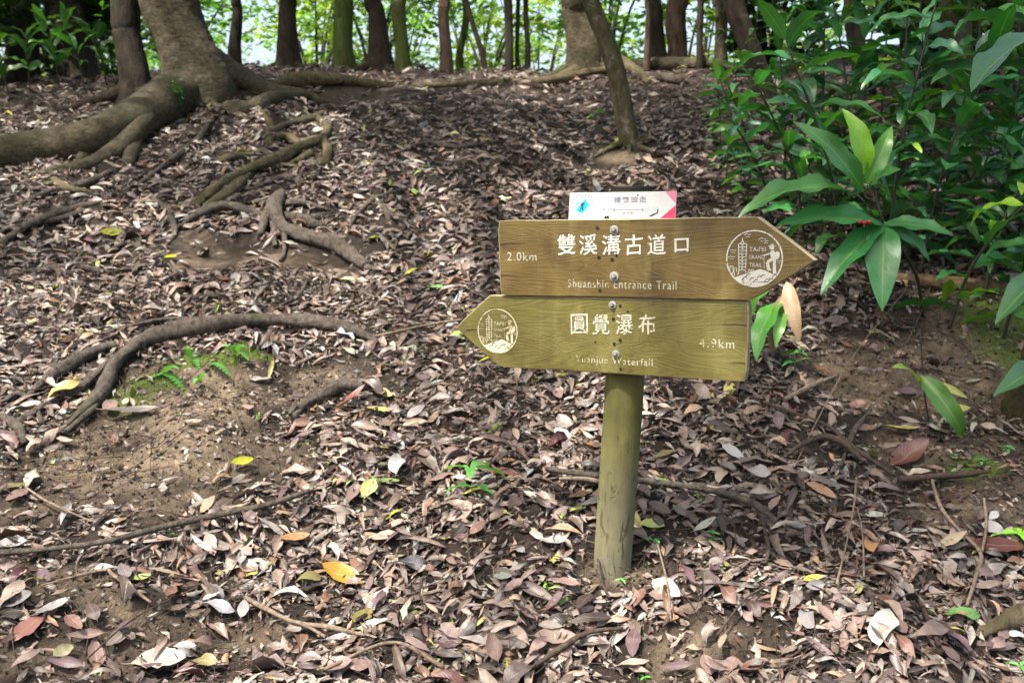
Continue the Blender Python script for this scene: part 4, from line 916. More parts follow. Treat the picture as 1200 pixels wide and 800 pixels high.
for q in [  # base px, py, height, lean x, lean y, n leaves, leaf length, colours, label
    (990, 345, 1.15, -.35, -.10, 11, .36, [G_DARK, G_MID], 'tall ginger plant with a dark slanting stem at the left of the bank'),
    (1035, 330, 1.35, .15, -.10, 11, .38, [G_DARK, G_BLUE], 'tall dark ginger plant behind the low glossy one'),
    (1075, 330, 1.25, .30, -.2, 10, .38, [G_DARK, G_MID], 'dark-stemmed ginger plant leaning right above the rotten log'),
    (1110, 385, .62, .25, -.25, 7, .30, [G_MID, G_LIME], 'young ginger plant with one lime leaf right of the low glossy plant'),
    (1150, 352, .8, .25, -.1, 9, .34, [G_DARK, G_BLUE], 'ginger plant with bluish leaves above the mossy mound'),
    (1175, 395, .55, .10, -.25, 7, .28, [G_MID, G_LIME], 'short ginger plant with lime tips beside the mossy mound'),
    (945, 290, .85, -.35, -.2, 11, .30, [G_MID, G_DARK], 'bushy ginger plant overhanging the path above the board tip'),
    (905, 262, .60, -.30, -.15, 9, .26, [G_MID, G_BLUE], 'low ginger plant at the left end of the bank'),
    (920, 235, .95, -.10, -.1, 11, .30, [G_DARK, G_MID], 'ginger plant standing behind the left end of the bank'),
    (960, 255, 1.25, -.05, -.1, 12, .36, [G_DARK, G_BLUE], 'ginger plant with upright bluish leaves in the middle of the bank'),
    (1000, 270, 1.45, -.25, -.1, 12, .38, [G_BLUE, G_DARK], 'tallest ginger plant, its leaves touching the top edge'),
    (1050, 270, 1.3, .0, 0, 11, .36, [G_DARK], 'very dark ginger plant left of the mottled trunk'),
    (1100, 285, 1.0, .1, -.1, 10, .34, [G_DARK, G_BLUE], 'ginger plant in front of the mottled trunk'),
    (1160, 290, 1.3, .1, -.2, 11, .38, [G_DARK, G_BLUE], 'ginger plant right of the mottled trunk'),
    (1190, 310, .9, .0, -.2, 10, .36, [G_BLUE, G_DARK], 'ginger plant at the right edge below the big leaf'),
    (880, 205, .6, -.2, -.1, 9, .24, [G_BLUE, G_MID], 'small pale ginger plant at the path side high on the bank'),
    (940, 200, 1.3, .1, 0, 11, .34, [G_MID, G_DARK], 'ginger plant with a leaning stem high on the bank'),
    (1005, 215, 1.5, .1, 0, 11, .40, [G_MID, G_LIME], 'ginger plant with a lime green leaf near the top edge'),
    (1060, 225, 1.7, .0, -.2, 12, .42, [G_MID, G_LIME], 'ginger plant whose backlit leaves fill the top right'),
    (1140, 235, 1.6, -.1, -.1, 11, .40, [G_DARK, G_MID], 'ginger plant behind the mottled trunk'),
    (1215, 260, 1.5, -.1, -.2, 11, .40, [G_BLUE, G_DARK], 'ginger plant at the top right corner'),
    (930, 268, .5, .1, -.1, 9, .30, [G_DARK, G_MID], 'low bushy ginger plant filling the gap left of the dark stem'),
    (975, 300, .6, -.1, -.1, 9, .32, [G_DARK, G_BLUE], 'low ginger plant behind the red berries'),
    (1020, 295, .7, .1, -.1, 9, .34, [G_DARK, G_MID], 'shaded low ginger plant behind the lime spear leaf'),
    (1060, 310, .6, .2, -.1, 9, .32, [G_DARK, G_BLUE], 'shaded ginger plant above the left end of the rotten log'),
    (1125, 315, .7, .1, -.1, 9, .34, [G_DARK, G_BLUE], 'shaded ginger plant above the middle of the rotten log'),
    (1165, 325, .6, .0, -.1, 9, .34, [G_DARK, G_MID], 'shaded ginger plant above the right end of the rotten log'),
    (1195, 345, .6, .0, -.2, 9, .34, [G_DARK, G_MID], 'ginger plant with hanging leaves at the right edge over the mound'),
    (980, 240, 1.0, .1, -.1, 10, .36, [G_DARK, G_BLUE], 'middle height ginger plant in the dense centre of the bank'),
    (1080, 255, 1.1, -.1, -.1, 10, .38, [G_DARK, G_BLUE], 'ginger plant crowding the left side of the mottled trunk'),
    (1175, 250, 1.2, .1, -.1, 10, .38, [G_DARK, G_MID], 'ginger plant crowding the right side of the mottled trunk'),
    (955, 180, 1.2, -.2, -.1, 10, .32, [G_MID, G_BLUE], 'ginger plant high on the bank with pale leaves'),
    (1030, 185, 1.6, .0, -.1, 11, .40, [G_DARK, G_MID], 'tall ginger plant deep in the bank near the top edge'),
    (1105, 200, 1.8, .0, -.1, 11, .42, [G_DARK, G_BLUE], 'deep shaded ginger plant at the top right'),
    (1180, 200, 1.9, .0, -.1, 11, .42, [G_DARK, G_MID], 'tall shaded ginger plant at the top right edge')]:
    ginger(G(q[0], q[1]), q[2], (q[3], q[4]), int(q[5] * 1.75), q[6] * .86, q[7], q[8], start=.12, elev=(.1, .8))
# the large shiny leaf at the right edge belongs to a plant rooted beyond the frame
rb = G(1290, 480); t = thing('ginger_plant', rb, 'plant at the right edge showing one large shiny pinnate-veined leaf', 'plant')
hb = AT(1240, 30, rb.y - .1); b = MB(); b.add(*tube([(*rb, .01), (*((rb + hb) / 2), .008), (*hb, .005)], 14, 7, .05)); child_mesh(b.build('stem', M['stem']), t)
aimed(t, hb, AT(1143, 88, rb.y - .3), GL[0], (.05, .12, .075), .5, 1.5)
aimed(t, AT(1262, 300, rb.y), AT(1178, 362, rb.y - .2), GL[0], (.04, .12, .05), .2, 1.0); aimed(t, AT(1262, 420, rb.y), AT(1183, 452, rb.y - .2), GL[0], (.05, .13, .06), 0, 1.0)
# wilted plant on the bare soil
wb = G(1090, 500); t = thing('wilted_plant', wb, 'wilting plant with torn yellow-green leaves hanging over the bare soil', 'plant')
hb = AT(1078, 430, wb.y); b = MB(); b.add(*tube([(*wb, .004), (*((wb + hb) / 2), .0035), (*AT(1078, 385, wb.y), .002)], 12, 6, .05)); child_mesh(b.build('stem', M['stem']), t)
aimed(t, AT(1078, 440, wb.y - .02), AT(1110, 512, wb.y - .15), GL[5], (.06, .15, .028), .3, .85); aimed(t, AT(1078, 448, wb.y - .02), AT(1058, 428, wb.y - .12), GS[1], (.20, .30, .06), .2, 1.2)
aimed(t, AT(1080, 448, wb.y - .02), AT(1122, 470, wb.y - .12), GL[3], (.33, .36, .11), .3, .8)
# dead hanging leaves and the green shoot by the board edge
DB = [mk('dead', 1, .2, dr, fo, .12, 40 + int(dr * 9)) for dr, fo in ((1.4, 1.0), (.8, .6))]
sb = G(905, 415); t = thing('broken_ginger_shoot', sb, 'half dead ginger shoot with hanging brown leaf right of the boards', 'plant')
b = MB(); b.add(*tube([(*sb, .006), (*AT(915, 360, sb.y), .005), (*AT(935, 325, sb.y), .004)], 12, 7, .05)); child_mesh(b.build('stem', M['twig']), t)
aimed(t, AT(922, 330, sb.y), AT(930, 392, sb.y - .1), DB[1], (.36, .25, .15), .3, 1.3); aimed(t, AT(918, 345, sb.y), AT(905, 412, sb.y - .1), DB[0], (.34, .25, .15), .1, .9)
aimed(t, AT(915, 352, sb.y), AT(882, 408, sb.y - .15), GL[1], (.06, .22, .03), .4, 1.1); aimed(t, AT(912, 358, sb.y), AT(912, 395, sb.y - .15), GL[3], (.10, .26, .04), -.4, 1.1)
aimed(t, AT(925, 300, sb.y), AT(880, 372, sb.y + .05), GL[4], (.06, .20, .03), .1, .7)
dp = AT(992, 218, G(1000, 300).y - .1); o = bpy.data.objects.new('fallen_leaf', DB[1]); COL.objects.link(o); o.location = dp - Vector((.15, 0, 0)); o.scale = (.30, .33, .3); o.rotation_euler = (.5, 0, .05); o.color = (.55, .40, .30, 1)
tag(o, 'pale tan dead leaf caught on the ginger plants above the board tip', 'leaf', 'single dead leaves lying on the slope')

# small seedlings and saplings on the slope
def seedling(px, py, hpx, nl, Lpx, col, label, yaw=0.3, name='seedling', elev=.25):
    p = G(px, py); k = ppm(p); t = thing(name, p, label, 'seedling', 'green seedlings in the litter')
    h = hpx / k; b = MB(); b.add(*tube([(*p, .0016), (p.x + .004, p.y, p.z + h * .5, .0014), (p.x, p.y, p.z + h, .001)], 6, 5, .05)); child_mesh(b.build('stem', M['gstem']), t)
    for i in range(nl):
        a = yaw + i * (2 * math.pi / nl if nl < 5 else 2.4) + random.gauss(0, .15); f = 1 - .5 * (i // 4) / max(1, nl // 4)
        leaf_obj(t, GS if name != 'sapling' else GL, (p.x, p.y, p.z + h * f), (math.cos(a), math.sin(a), elev + random.gauss(0, .1)), Lpx / k * random.uniform(.85, 1.15), vcol(col, .12), random.gauss(0, .2))
    return t
for a in [
    (552, 590, 42, 6, 46, (.10, .30, .08), 'slender green sapling with long leaves in the litter left of the post', .1, 'sapling', .15),
    (765, 645, 12, 3, 18, (.06, .30, .07), 'three-leaved green seedling touching the right side of the post', .6),
    (728, 684, 5, 4, 11, (.10, .42, .08), 'tiny light green seedling at the foot of the post', .2),
    (835, 640, 16, 7, 10, (.10, .34, .06), 'small round-leaved green weed right of the post', .5),
    (1195, 640, 14, 4, 38, (.17, .46, .03), 'bright lime green sprout at the right edge beside the red-brown leaf', 2.9),
    (1125, 505, 10, 5, 14, (.10, .30, .10), 'small green seedling right of the wilting plant', .2),
    (1150, 548, 8, 8, 10, (.08, .28, .09), 'creeping green weed by the end of the black stick', .9),
    (1180, 535, 10, 8, 11, (.07, .26, .09), 'creeping green weed at the right edge above the black stick', .3),
    (1120, 540, 6, 7, 9, (.09, .28, .09), 'creeping green weed below the small seedling on the right', .5),
    (1195, 790, 10, 3, 22, (.08, .28, .06), 'green sprout in the bottom right corner', 2.6),
    (930, 437, 22, 7, 22, (.09, .30, .06), 'tuft of thin green blades below the hanging brown leaf', .6),
    (500, 200, 4, 3, 12, (.1, .3, .08), 'tiny green seedling in the litter high up in the middle', 0),
    (838, 150, 20, 8, 22, (.12, .34, .05), 'bright seedling on the slope right of the leaning sapling', .4),
    (700, 142, 10, 5, 14, (.16, .36, .04), 'yellow-green seedling left of the leaning trunk', .4),
    (1090, 722, 6, 4, 10, (.12, .36, .05), 'tiny seedling left of the pale angled twig', .4),
    (755, 800, 5, 3, 12, (.12, .36, .05), 'small green shoot at the bottom edge below the post', .1),
    (640, 690, 5, 3, 10, (.12, .36, .05), 'tiny green shoot left of the post foot', .1)]:
    seedling(*a)
# ferns below the arching root
def fern(px, py, fr, label):
    p = G(px, py); k = ppm(p); t = thing('fern', p, label, 'fern', 'small ferns under the arching root')
    for (tx, ty, wpx) in fr:
        q = AT(px + (tx - px) * 1.25, py - 6 + (ty - py) * 1.0, p.y - .06); p = G(px, py, .015); n = 11; S = spline([p, (p + q) / 2 + Vector((0, 0, .02)), q], n); b = MB(); d0 = q - p; L = d0.length
        side = Vector((0, 0, 1)).cross(d0).normalized(); V, F_ = [], []
        for i in range(n - 1):
            f = i / (n - 1); w_ = wpx / k * math.sin(math.pi * (.22 + .78 * f) ** .9) * 1.0; a, c_ = Vector(S[i]), Vector(S[i + 1]); d = (c_ - a)
            for s_ in (-1, 1):
                m_ = len(V); o_ = side * s_ * w_ + d * .8; V += [a, a + o_ * .5 + d * .05 + Vector((0, 0, .002)), a + o_, a + o_ * .55 + d * .75, c_]; F_ += [(m_, m_ + 1, m_ + 2), (m_, m_ + 2, m_ + 3), (m_, m_ + 3, m_ + 4)]
        V = np.array([tuple(v) for v in V])
        me = mesh_np('frond', V, np.array(F_), M['fern'], True, np.tile([[.3, .1], [.4, .2], [.5, .2], [.5, .2], [.5, .3]], (len(V) // 5, 1))); o = link('frond', me); child_mesh(o, t); o.color = (.085, .23, .05, 1)
    return t
fern(192, 442, [(162, 470, 9), (212, 466, 9), (205, 438, 7)], 'largest bright green fern growing under the arching root')
fern(224, 424, [(232, 440, 7), (218, 414, 6)], 'middle fern right of the largest one under the root')
fern(243, 430, [(264, 446, 8)], 'single fern frond right of the middle fern')
fern(276, 420, [(264, 412, 6), (288, 428, 6), (284, 412, 5)], 'rightmost small fern under the arching root')
fern(234, 452, [(240, 446, 4), (228, 456, 4)], 'smallest dark fern on the bare soil below the others')

# ------------------------------------------------------------------ trees
def foliage(C_, rad, n, Ls, cols, flat_=.5, six=False, up=.6):
    """leaves scattered in clumps: C_ (m,3) clump centres, rad clump radius"""
    C_ = np.asarray(C_); m = len(C_); idx = RNG.integers(0, m, n); d = RNG.normal(0, 1, (n, 3)); d /= np.linalg.norm(d, axis=1, keepdims=True); d *= RNG.random((n, 1)) ** .5
    rad = np.broadcast_to(rad, (m,))[idx][:, None]
    P = C_[idx] + d * rad * np.array([1, 1, flat_])
    N = RNG.normal(0, .55, (n, 3)) + np.array([0, 0, up]); N /= np.linalg.norm(N, axis=1, keepdims=True)
    L = Ls * RNG.uniform(.6, 1.3, n); W = L * RNG.uniform(.34, .5, n)
    k = 6; yaw = RNG.uniform(0, 6.28, n); e = np.stack([np.cos(yaw), np.sin(yaw), RNG.normal(-.15, .3, n)], -1); e -= N * (e * N).sum(-1, keepdims=True) * .8; e /= np.linalg.norm(e, axis=1, keepdims=True); f_ = np.cross(N, e)
    hx = np.array([(-.5, 0, 0), (-.18, -.5, .25), (.2, -.42, .2), (.5, 0, -.1), (.2, .42, .2), (-.18, .5, .25)])
    V = (P[:, None] + hx[None, :, 0, None] * L[:, None, None] * e[:, None] + hx[None, :, 1, None] * W[:, None, None] * f_[:, None] + hx[None, :, 2, None] * W[:, None, None] * N[:, None]).reshape(-1, 3)
    F = (np.array([(0, 1, 2, 3), (0, 3, 4, 5)])[None] + (np.arange(n) * 6)[:, None, None]).reshape(-1, 4)
    uv = np.tile([[0, .5], [.3, 0], [.7, 0], [1, .5], [.7, 1], [.3, 1]], (n, 1))
    cl = np.asarray(cols); base = cl[RNG.integers(0, len(cl), m)][idx] * RNG.uniform(.75, 1.3, (n, 1))
    return V, F, uv, np.concatenate([np.clip(base, 0, 1), np.ones((n, 1))], 1).repeat(k, 0)
def crown(t, C_, rad, n, Ls, cols, name='crown', **k):
    V, F, uv, col = foliage(C_, rad, n, Ls, cols, **k)
    o = link(name, mesh_np(name, V, F, M['fol'], True, uv, col)); child_mesh(o, t); return o
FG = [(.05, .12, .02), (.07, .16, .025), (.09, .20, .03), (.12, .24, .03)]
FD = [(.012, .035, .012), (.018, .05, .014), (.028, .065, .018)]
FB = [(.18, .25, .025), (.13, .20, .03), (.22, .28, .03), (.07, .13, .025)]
def limbs(b, top, n, L, r, seed=0, up=.5):
    """spread limbs from a point; returns ends"""
    ends = []
    for k in range(n):
        a = k * 2.4 + RNG.uniform(-.4, .4); l = L * RNG.uniform(.6, 1.1); e = up * RNG.uniform(.5, 1.5)
        p0 = np.array(top); p2 = p0 + l * np.array([math.cos(a) * math.cos(e), math.sin(a) * math.cos(e), math.sin(e)]); p1 = (p0 + p2) / 2 + np.array([0, 0, .1 * l])
        b.add(*tube([(*p0, r), (*p1, r * .6), (*p2, r * .2)], 10, 6, .1)); ends += [p1, p2, (p1 + p2) / 2 + RNG.normal(0, .2 * l, 3), p2 + RNG.normal(0, .2 * l, 3)]
    return ends
def tree(px, py, rb, topx, rt, mat, label, hh=6.5, cr=1.8, nl=2600, cols=FG, group='tree trunks along the crest', roots=0, name='tree', low=False, kinks=0, Ls=.11, crown_on=True, lift=.28):
    g = G(px, py); k = ppm(g); t = thing(name, g, label, 'tree', group)
    q = AT(topx, 0, g.y); d = (q - g) / max(.3, q.z - g.z)
    P = [(g.x, g.y, g.z - .2, rb / k * 1.45)]; hz = max(1.0, q.z - g.z)
    for f in (.18, .6, 1.0):
        z = hz * f; P.append((g.x + d.x * z + kinks * math.sin(f * 5) * .06 + (RNG.normal(0, .018) if f < 1 else 0), g.y + RNG.normal(0, .03), g.z + z, (rb + (rt - rb) * min(1, f * 1.6)) / k * 1.0))
    zt = hh; e = Vector((g.x + d.x * zt * .8 + RNG.normal(0, .15), g.y + RNG.normal(0, .2), g.z + zt)); P.append((*(Vector(P[-1][:3]) * .5 + e * .5 + Vector((RNG.normal(0, .06), 0, 0))), rt / k * .8)); P.append((*e, rt / k * .45))
    b = MB(); b.add(*tube(P, 44, 14, .07))
    ends = limbs(b, P[-2][:3], 4, cr * 1.0, rt / k * .45) + limbs(b, e, 5, cr * .9, rt / k * .35)
    child_mesh(b.build('trunk', M[mat]), t)
    for r_ in range(roots):
        a = R(200) + r_ * 2.1 + random.uniform(-.3, .3); L = rb / k * random.uniform(3, 6); b2 = MB(); pp = []
        for f in (0, .35, .7, 1): x, y = g.x + math.cos(a) * L * f, g.y + math.sin(a) * L * f; pp.append((x, y, float(H(x, y)) + (lift * (1 - f) ** 2.2 * rb / k * 2), rb / k * (.5 - .38 * f)))
        b2.add(*tube(pp, 14, 8, .12)); child_mesh(b2.build('root', M[mat]), t)
    ends = ends + [np.array(q) + np.array([RNG.normal(0, .6), RNG.uniform(.3, 1.5), RNG.uniform(-.1, .9)]) for _ in range(2)]
    if crown_on: crown(t, ends, cr * .42, nl, Ls, cols)
    return t
# big tree at the upper left with buttress roots
g = G(232, 118); k = ppm(g); big = thing('buttress_root_tree', g, 'large tree at upper left with thick roots crawling over the slope', 'tree')
Y0 = g.y
def A3(px, py, r, dy=0): p = AT(px, py, Y0 + dy); return (*p, r / k)
b = MB(); b.add(*tube([A3(236, 128, 44), A3(233, 105, 41), A3(225, 75, 35), A3(212, 40, 32), A3(198, 0, 34), A3(190, -60, 33), A3(200, -170, 28), A3(230, -330, 22, -.6), A3(270, -560, 14, -1.8)], 80, 28, .05))
tops = [np.array(A3(200, -170, 0)[:3]), np.array(A3(230, -330, 0, -.6)[:3]), np.array(A3(270, -560, 0, -1.8)[:3])]
ends = []
SHADE_LIMBS = [(-2.2, 2.6, 7.6), (.2, 4.2, 7.9), (-5.4, 3.8, 7.2), (-4.2, .6, 7.8), (-1.2, .2, 8.6), (-7.0, 6.5, 7.8), (-.2, 7.4, 8.6), (-3.4, -1.6, 8.4), (1.8, 2.2, 9.0), (-2.6, 10.5, 8.4), (1.6, 6.2, 8.6), (-6.4, 1.2, 8.2), (.8, 3.2, 7.4), (-1.0, 1.6, 7.8), (-8.6, 6.4, 8.0), (-6.2, 9.2, 8.2), (.6, 5.0, 8.2), (-3.0, -4.2, 6.6), (2.4, -3.2, 6.8), (4.2, .4, 6.6), (5.0, 3.6, 6.8), (-6.2, -2.2, 6.0), (0, -5.5, 5.5), (3.2, 6.6, 7.8), (5.6, -2.0, 5.4), (-7.5, 3.5, 5.6), (-8.0, .5, 5.2)]  # unseen limbs added overhead and behind the camera to hold back light
for i_, e in enumerate(SHADE_LIMBS):
    s0 = tops[i_ % 3]; e = np.array(e); m1 = (s0 * .5 + e * .5) + np.array([0, 0, .5]); b.add(*tube([(*s0, .11), (*m1, .07), (*e, .02)], 22, 8, .1))
    for _ in range(7): ends.append(e + RNG.normal(0, 1.1, 3) * np.array([1.0, 1.0, .45]))
    ends.append(m1)
child_mesh(b.build('trunk', M['bark_big']), big)
# unseen crown shaped for the sun patches: clumps are left out where the sun reaches the ground in the photo
SUNV = np.array(SUN)
GAPS = [(*G(370, 690), .55), (*G(480, 640), .4), (*G(690, 640), .35), (*G(560, 400), .5), (*G(520, 760), .4), (*G(560, 300), .6), (ORG0.x - .15, ORG0.y, ORG0.z + .1, .22), (*G(330, 460), .3), (*G(600, 200), .9), (*G(900, 700), .3), (*G(640, 740), .3), (*G(450, 480), .4), (*G(700, 480), .3), (*G(250, 300), .5), (*G(450, 170), .8), (*G(600, 110), 1.1), (*G(480, 110), .8), (*G(600, 160), .9), (*G(560, 220), .7), (*G(700, 130), .6), (*G(350, 130), .5), (*G(120, 250), .4), (*G(440, 240), .5), (*G(50, 350), .3), (*G(1035, 280), .35), (*G(1100, 240), .3), (*G(150, 560), .35), (*G(60, 620), .3), (*G(200, 740), .3), (*G(600, 560), .35), (*G(350, 560), .4), (*G(760, 740), .3), (*G(1000, 700), .25), (*G(350, 250), .5), (*G(540, 230), .6), (*G(180, 380), .4), (*G(450, 330), .45), (*G(730, 200), .5), (*G(980, 250), .35), (*G(880, 200), .4), (*G(1030, 300), .3)]
crown_ends = ends
V, F, uv, col = foliage(crown_ends, .75, 43000, .16, FG, flat_=.6)
mper = 6; n = len(V) // mper; ctr = V.reshape(n, mper, 3).mean(1); keep = np.ones(n, bool)
for gx, gy, gz, rad in GAPS:
    rel = ctr - np.array([gx, gy, gz]); along = rel @ SUNV; perp = np.linalg.norm(rel - along[:, None] * SUNV, axis=1)
    keep &= ~((perp < rad * RNG.uniform(.75, 1.25, n)) & (along > 0))
V = V.reshape(n, mper, 3)[keep].reshape(-1, 3); uv = uv.reshape(n, mper, 2)[keep].reshape(-1, 2); col = col.reshape(n, mper, 4)[keep].reshape(-1, 4); F = F[:keep.sum() * 2]
o = link('crown', mesh_np('crown', V, F, M['fol'], True, uv, col)); child_mesh(o, big)
def bigroot(pts, seg=16, rough=.08):
    b = MB(); P = []
    for q in pts:
        p = G(q[0], q[1]); kk = ppm(p); r = q[2] / kk; P.append((p.x, p.y, p.z + r * .35 + (q[3] / kk if len(q) > 3 else 0), r))
    b.add(*tube(P, len(P) * 9, seg, rough)); o = b.build('root', M['bark_big']); child_mesh(o, big)
bigroot([(240, 118, 22, 8), (205, 128, 27, 7), (168, 150, 25, 6), (110, 172, 23, 3), (50, 184, 22, 2), (-30, 196, 22, 0)], 20)
bigroot([(185, 140, 18, 12), (160, 165, 15, 8), (135, 185, 12, 3), (100, 198, 8), (60, 204, 6), (30, 207, 3)])
bigroot([(160, 165, 10, 8), (155, 182, 9, 3), (150, 196, 7)], 10); bigroot([(98, 190, 8, 2), (92, 196, 6)], 10)
bigroot([(245, 98, 26, 10), (275, 103, 18, 5), (310, 112, 11, 2), (355, 116, 8), (385, 124, 4)], 14)
bigroot([(268, 128, 8), (290, 132, 8, 2), (320, 122, 9, 3), (360, 118, 7, 1)], 10); bigroot([(200, 108, 14, 14), (225, 112, 7, 12), (250, 128, 5, 3), (275, 134, 4), (290, 140, 3)], 8)
bigroot([(232, 108, 30, 5), (250, 112, 22, 0), (268, 114, 14, 0)], 14)
bigroot([(310, 160, 5), (340, 150, 5, 2), (372, 140, 5, 1), (386, 132, 4)], 8)
# ivy on the buttress
Cv = [np.array(AT(204 + random.uniform(-6, 6), y_, Y0 - .75)) for y_ in range(100, 158, 5)]
crown(big, Cv, .06, 260, .04, [(.03, .10, .02), (.05, .14, .03)], name='climbing_ivy', flat_=1)

tree(156, 118, 20, 146, 16, 'bark_dark', 'brown trunk standing just left of the big rooted tree', 6.8, 1.9, 2600, roots=2)
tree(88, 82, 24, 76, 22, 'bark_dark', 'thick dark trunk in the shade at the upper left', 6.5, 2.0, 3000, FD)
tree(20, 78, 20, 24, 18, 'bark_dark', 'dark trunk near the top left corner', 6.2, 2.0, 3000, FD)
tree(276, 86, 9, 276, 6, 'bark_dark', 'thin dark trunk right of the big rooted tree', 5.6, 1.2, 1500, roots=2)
tree(340, 76, 15, 339, 10, 'bark_dark', 'dark trunk with flared foot above the crest root', 6.2, 1.6, 2200, roots=3)
tree(405, 78, 13, 402, 11, 'bark_green', 'bright mossy green trunk on the crest', 6.4, 1.6, 2200)
tree(446, 77, 16, 437, 10, 'bark_dark', 'dark leaning trunk right of the mossy green trunk', 6.4, 1.6, 2200, roots=2)
tree(473, 76, 9, 468, 8, 'bark_green', 'slim shadowed trunk right of the dark leaning trunk', 6.0, 1.4, 1800)
tree(523, 82, 8, 521, 6.5, 'bark_brown', 'straight reddish-brown trunk in the middle of the crest', 6.4, 1.4, 1800)
tree(542, 84, 4.5, 543, 4, 'bark_green', 'thin greenish trunk right of the reddish-brown one', 5, 1.0, 1100)
tree(571, 80, 3.5, 548, 3, 'bark_dark', 'thin black stem leaning left on the crest', 4.5, .9, 900)
tree(594, 80, 5, 596, 5, 'bark_dark', 'dark wavy stem left of the pair of thin stems', 5.2, 1.0, 1100, kinks=.5)
tree(608, 80, 2.5, 607, 2.5, 'bark_dark', 'thinnest stem left of the straight thin stem', 4, .8, 700)
tree(617, 80, 3.5, 617, 3, 'bark_dark', 'straight thin dark stem on the middle crest', 4.6, .9, 900)
tree(686, 76, 21, 678, 19, 'bark_big', 'thick crest tree with mossy foot behind the leaning trunk', 7, 2.2, 3000, roots=5)
tree(665, 73, 5, 668, 6, 'bark_dark', 'dark stem half hidden left of the thick crest tree', 5.5, 1.2, 1200)
tree(776, 72, 10, 769, 9, 'bark_dark', 'dark leaning trunk right of the thick crest tree', 6, 1.5, 2000)
tree(792, 72, 12, 795, 12, 'bark_brown', 'brown rough trunk right of centre on the crest', 6.6, 1.6, 2200)
tree(758, 72, 4, 760, 3, 'bark_brown', 'thin bent brown stem left of the dark leaning trunk', 4.6, .9, 900)
tree(822, 70, 4, 822, 4, 'bark_dark', 'thin black stem right of the brown rough trunk', 5, 1, 1000)
tree(848, 70, 8, 840, 7, 'bark_pale', 'pale grey trunk left of the ginger bank', 6, 1.4, 1800)
tree(900, 110, 14, 862, 12, 'bark_dark', 'dark trunk slanting left behind the ginger bank', 6, 1.5, 2200, FD)
tree(1128, 190, 26, 1120, 18, 'bark_pale', 'mottled brown trunk standing among the ginger plants', 6.5, 1.8, 2600, FD)
tree(1010, 120, 12, 1000, 10, 'bark_dark', 'dark trunk hidden behind the tallest ginger plant', 6, 1.6, 2400, FD)
tree(1190, 120, 16, 1195, 14, 'bark_dark', 'dark trunk behind the top right corner leaves', 6, 1.8, 2600, FD)
# slender leaning trunk on the slope
g = G(738, 172); k = ppm(g); t = thing('leaning_sapling_tree', g, 'slender lichen-spotted tree leaning left behind the sign', 'tree')
q = lambda px, py, r: (*AT(px, py, g.y), r / k)
b = MB(); b.add(*tube([q(740, 182, 14), q(737, 165, 12), q(727, 110, 11.5), q(715, 60, 11), q(692, 0, 10), q(668, -70, 9), q(640, -160, 8), q(610, -330, 6), q(600, -520, 3)], 60, 14, .07))
ends = limbs(b, q(610, -330, 0)[:3], 5, 1.5, .03) + limbs(b, q(600, -520, 0)[:3], 5, 1.2, .02)
child_mesh(b.build('trunk', M['bark_pale']), t); crown(t, ends, .6, 1100, .11, FG)
for a, L in ((3.6, .35), (4.6, .25), (5.6, .3), (.3, .25)):
    pp = []
    for f in (0, .4, 1): x, y = g.x + math.cos(a) * L * f, g.y + math.sin(a) * L * f; pp.append((x, y, float(H(x, y)) + .03 * (1 - f), .03 * (1 - .75 * f)))
    b = MB(); b.add(*tube(pp, 12, 8, .12)); child_mesh(b.build('root', M['bark_pale']), t)
# the long roots running along the crest
def crest(pts, label, mat='root_moss', forks=()): return root(pts, mat, label, 'crest_root', 'root', 'roots along the crest', .35, .14, forks)
crest([(320, 104, 4), (345, 101, 8, 3), (395, 100, 6, 4), (440, 103, 5, 1), (500, 104, 4, 1), (560, 102, 4, 2), (640, 100, 5, 2), (690, 92, 6, 4), (735, 84, 6)], 'long horizontal root running along the crest left of centre')
crest([(645, 98, 5), (680, 88, 8, 3), (715, 80, 10, 5), (745, 88, 7, 2), (760, 100, 4)], 'gnarled root at the foot of the thick crest tree')
crest([(735, 80, 6), (780, 84, 8, 4), (830, 80, 7, 3), (880, 74, 6, 2), (930, 74, 5)], 'horizontal crest root right of the leaning trunk', 'bark_big')
crest([(740, 92, 5), (775, 96, 6, 2), (800, 99, 4)], 'short pale root below the right crest root', 'root_grey')
crest([(205, 96, 6), (170, 100, 4, 1), (120, 108, 3)], 'thin root behind the big rooted tree')
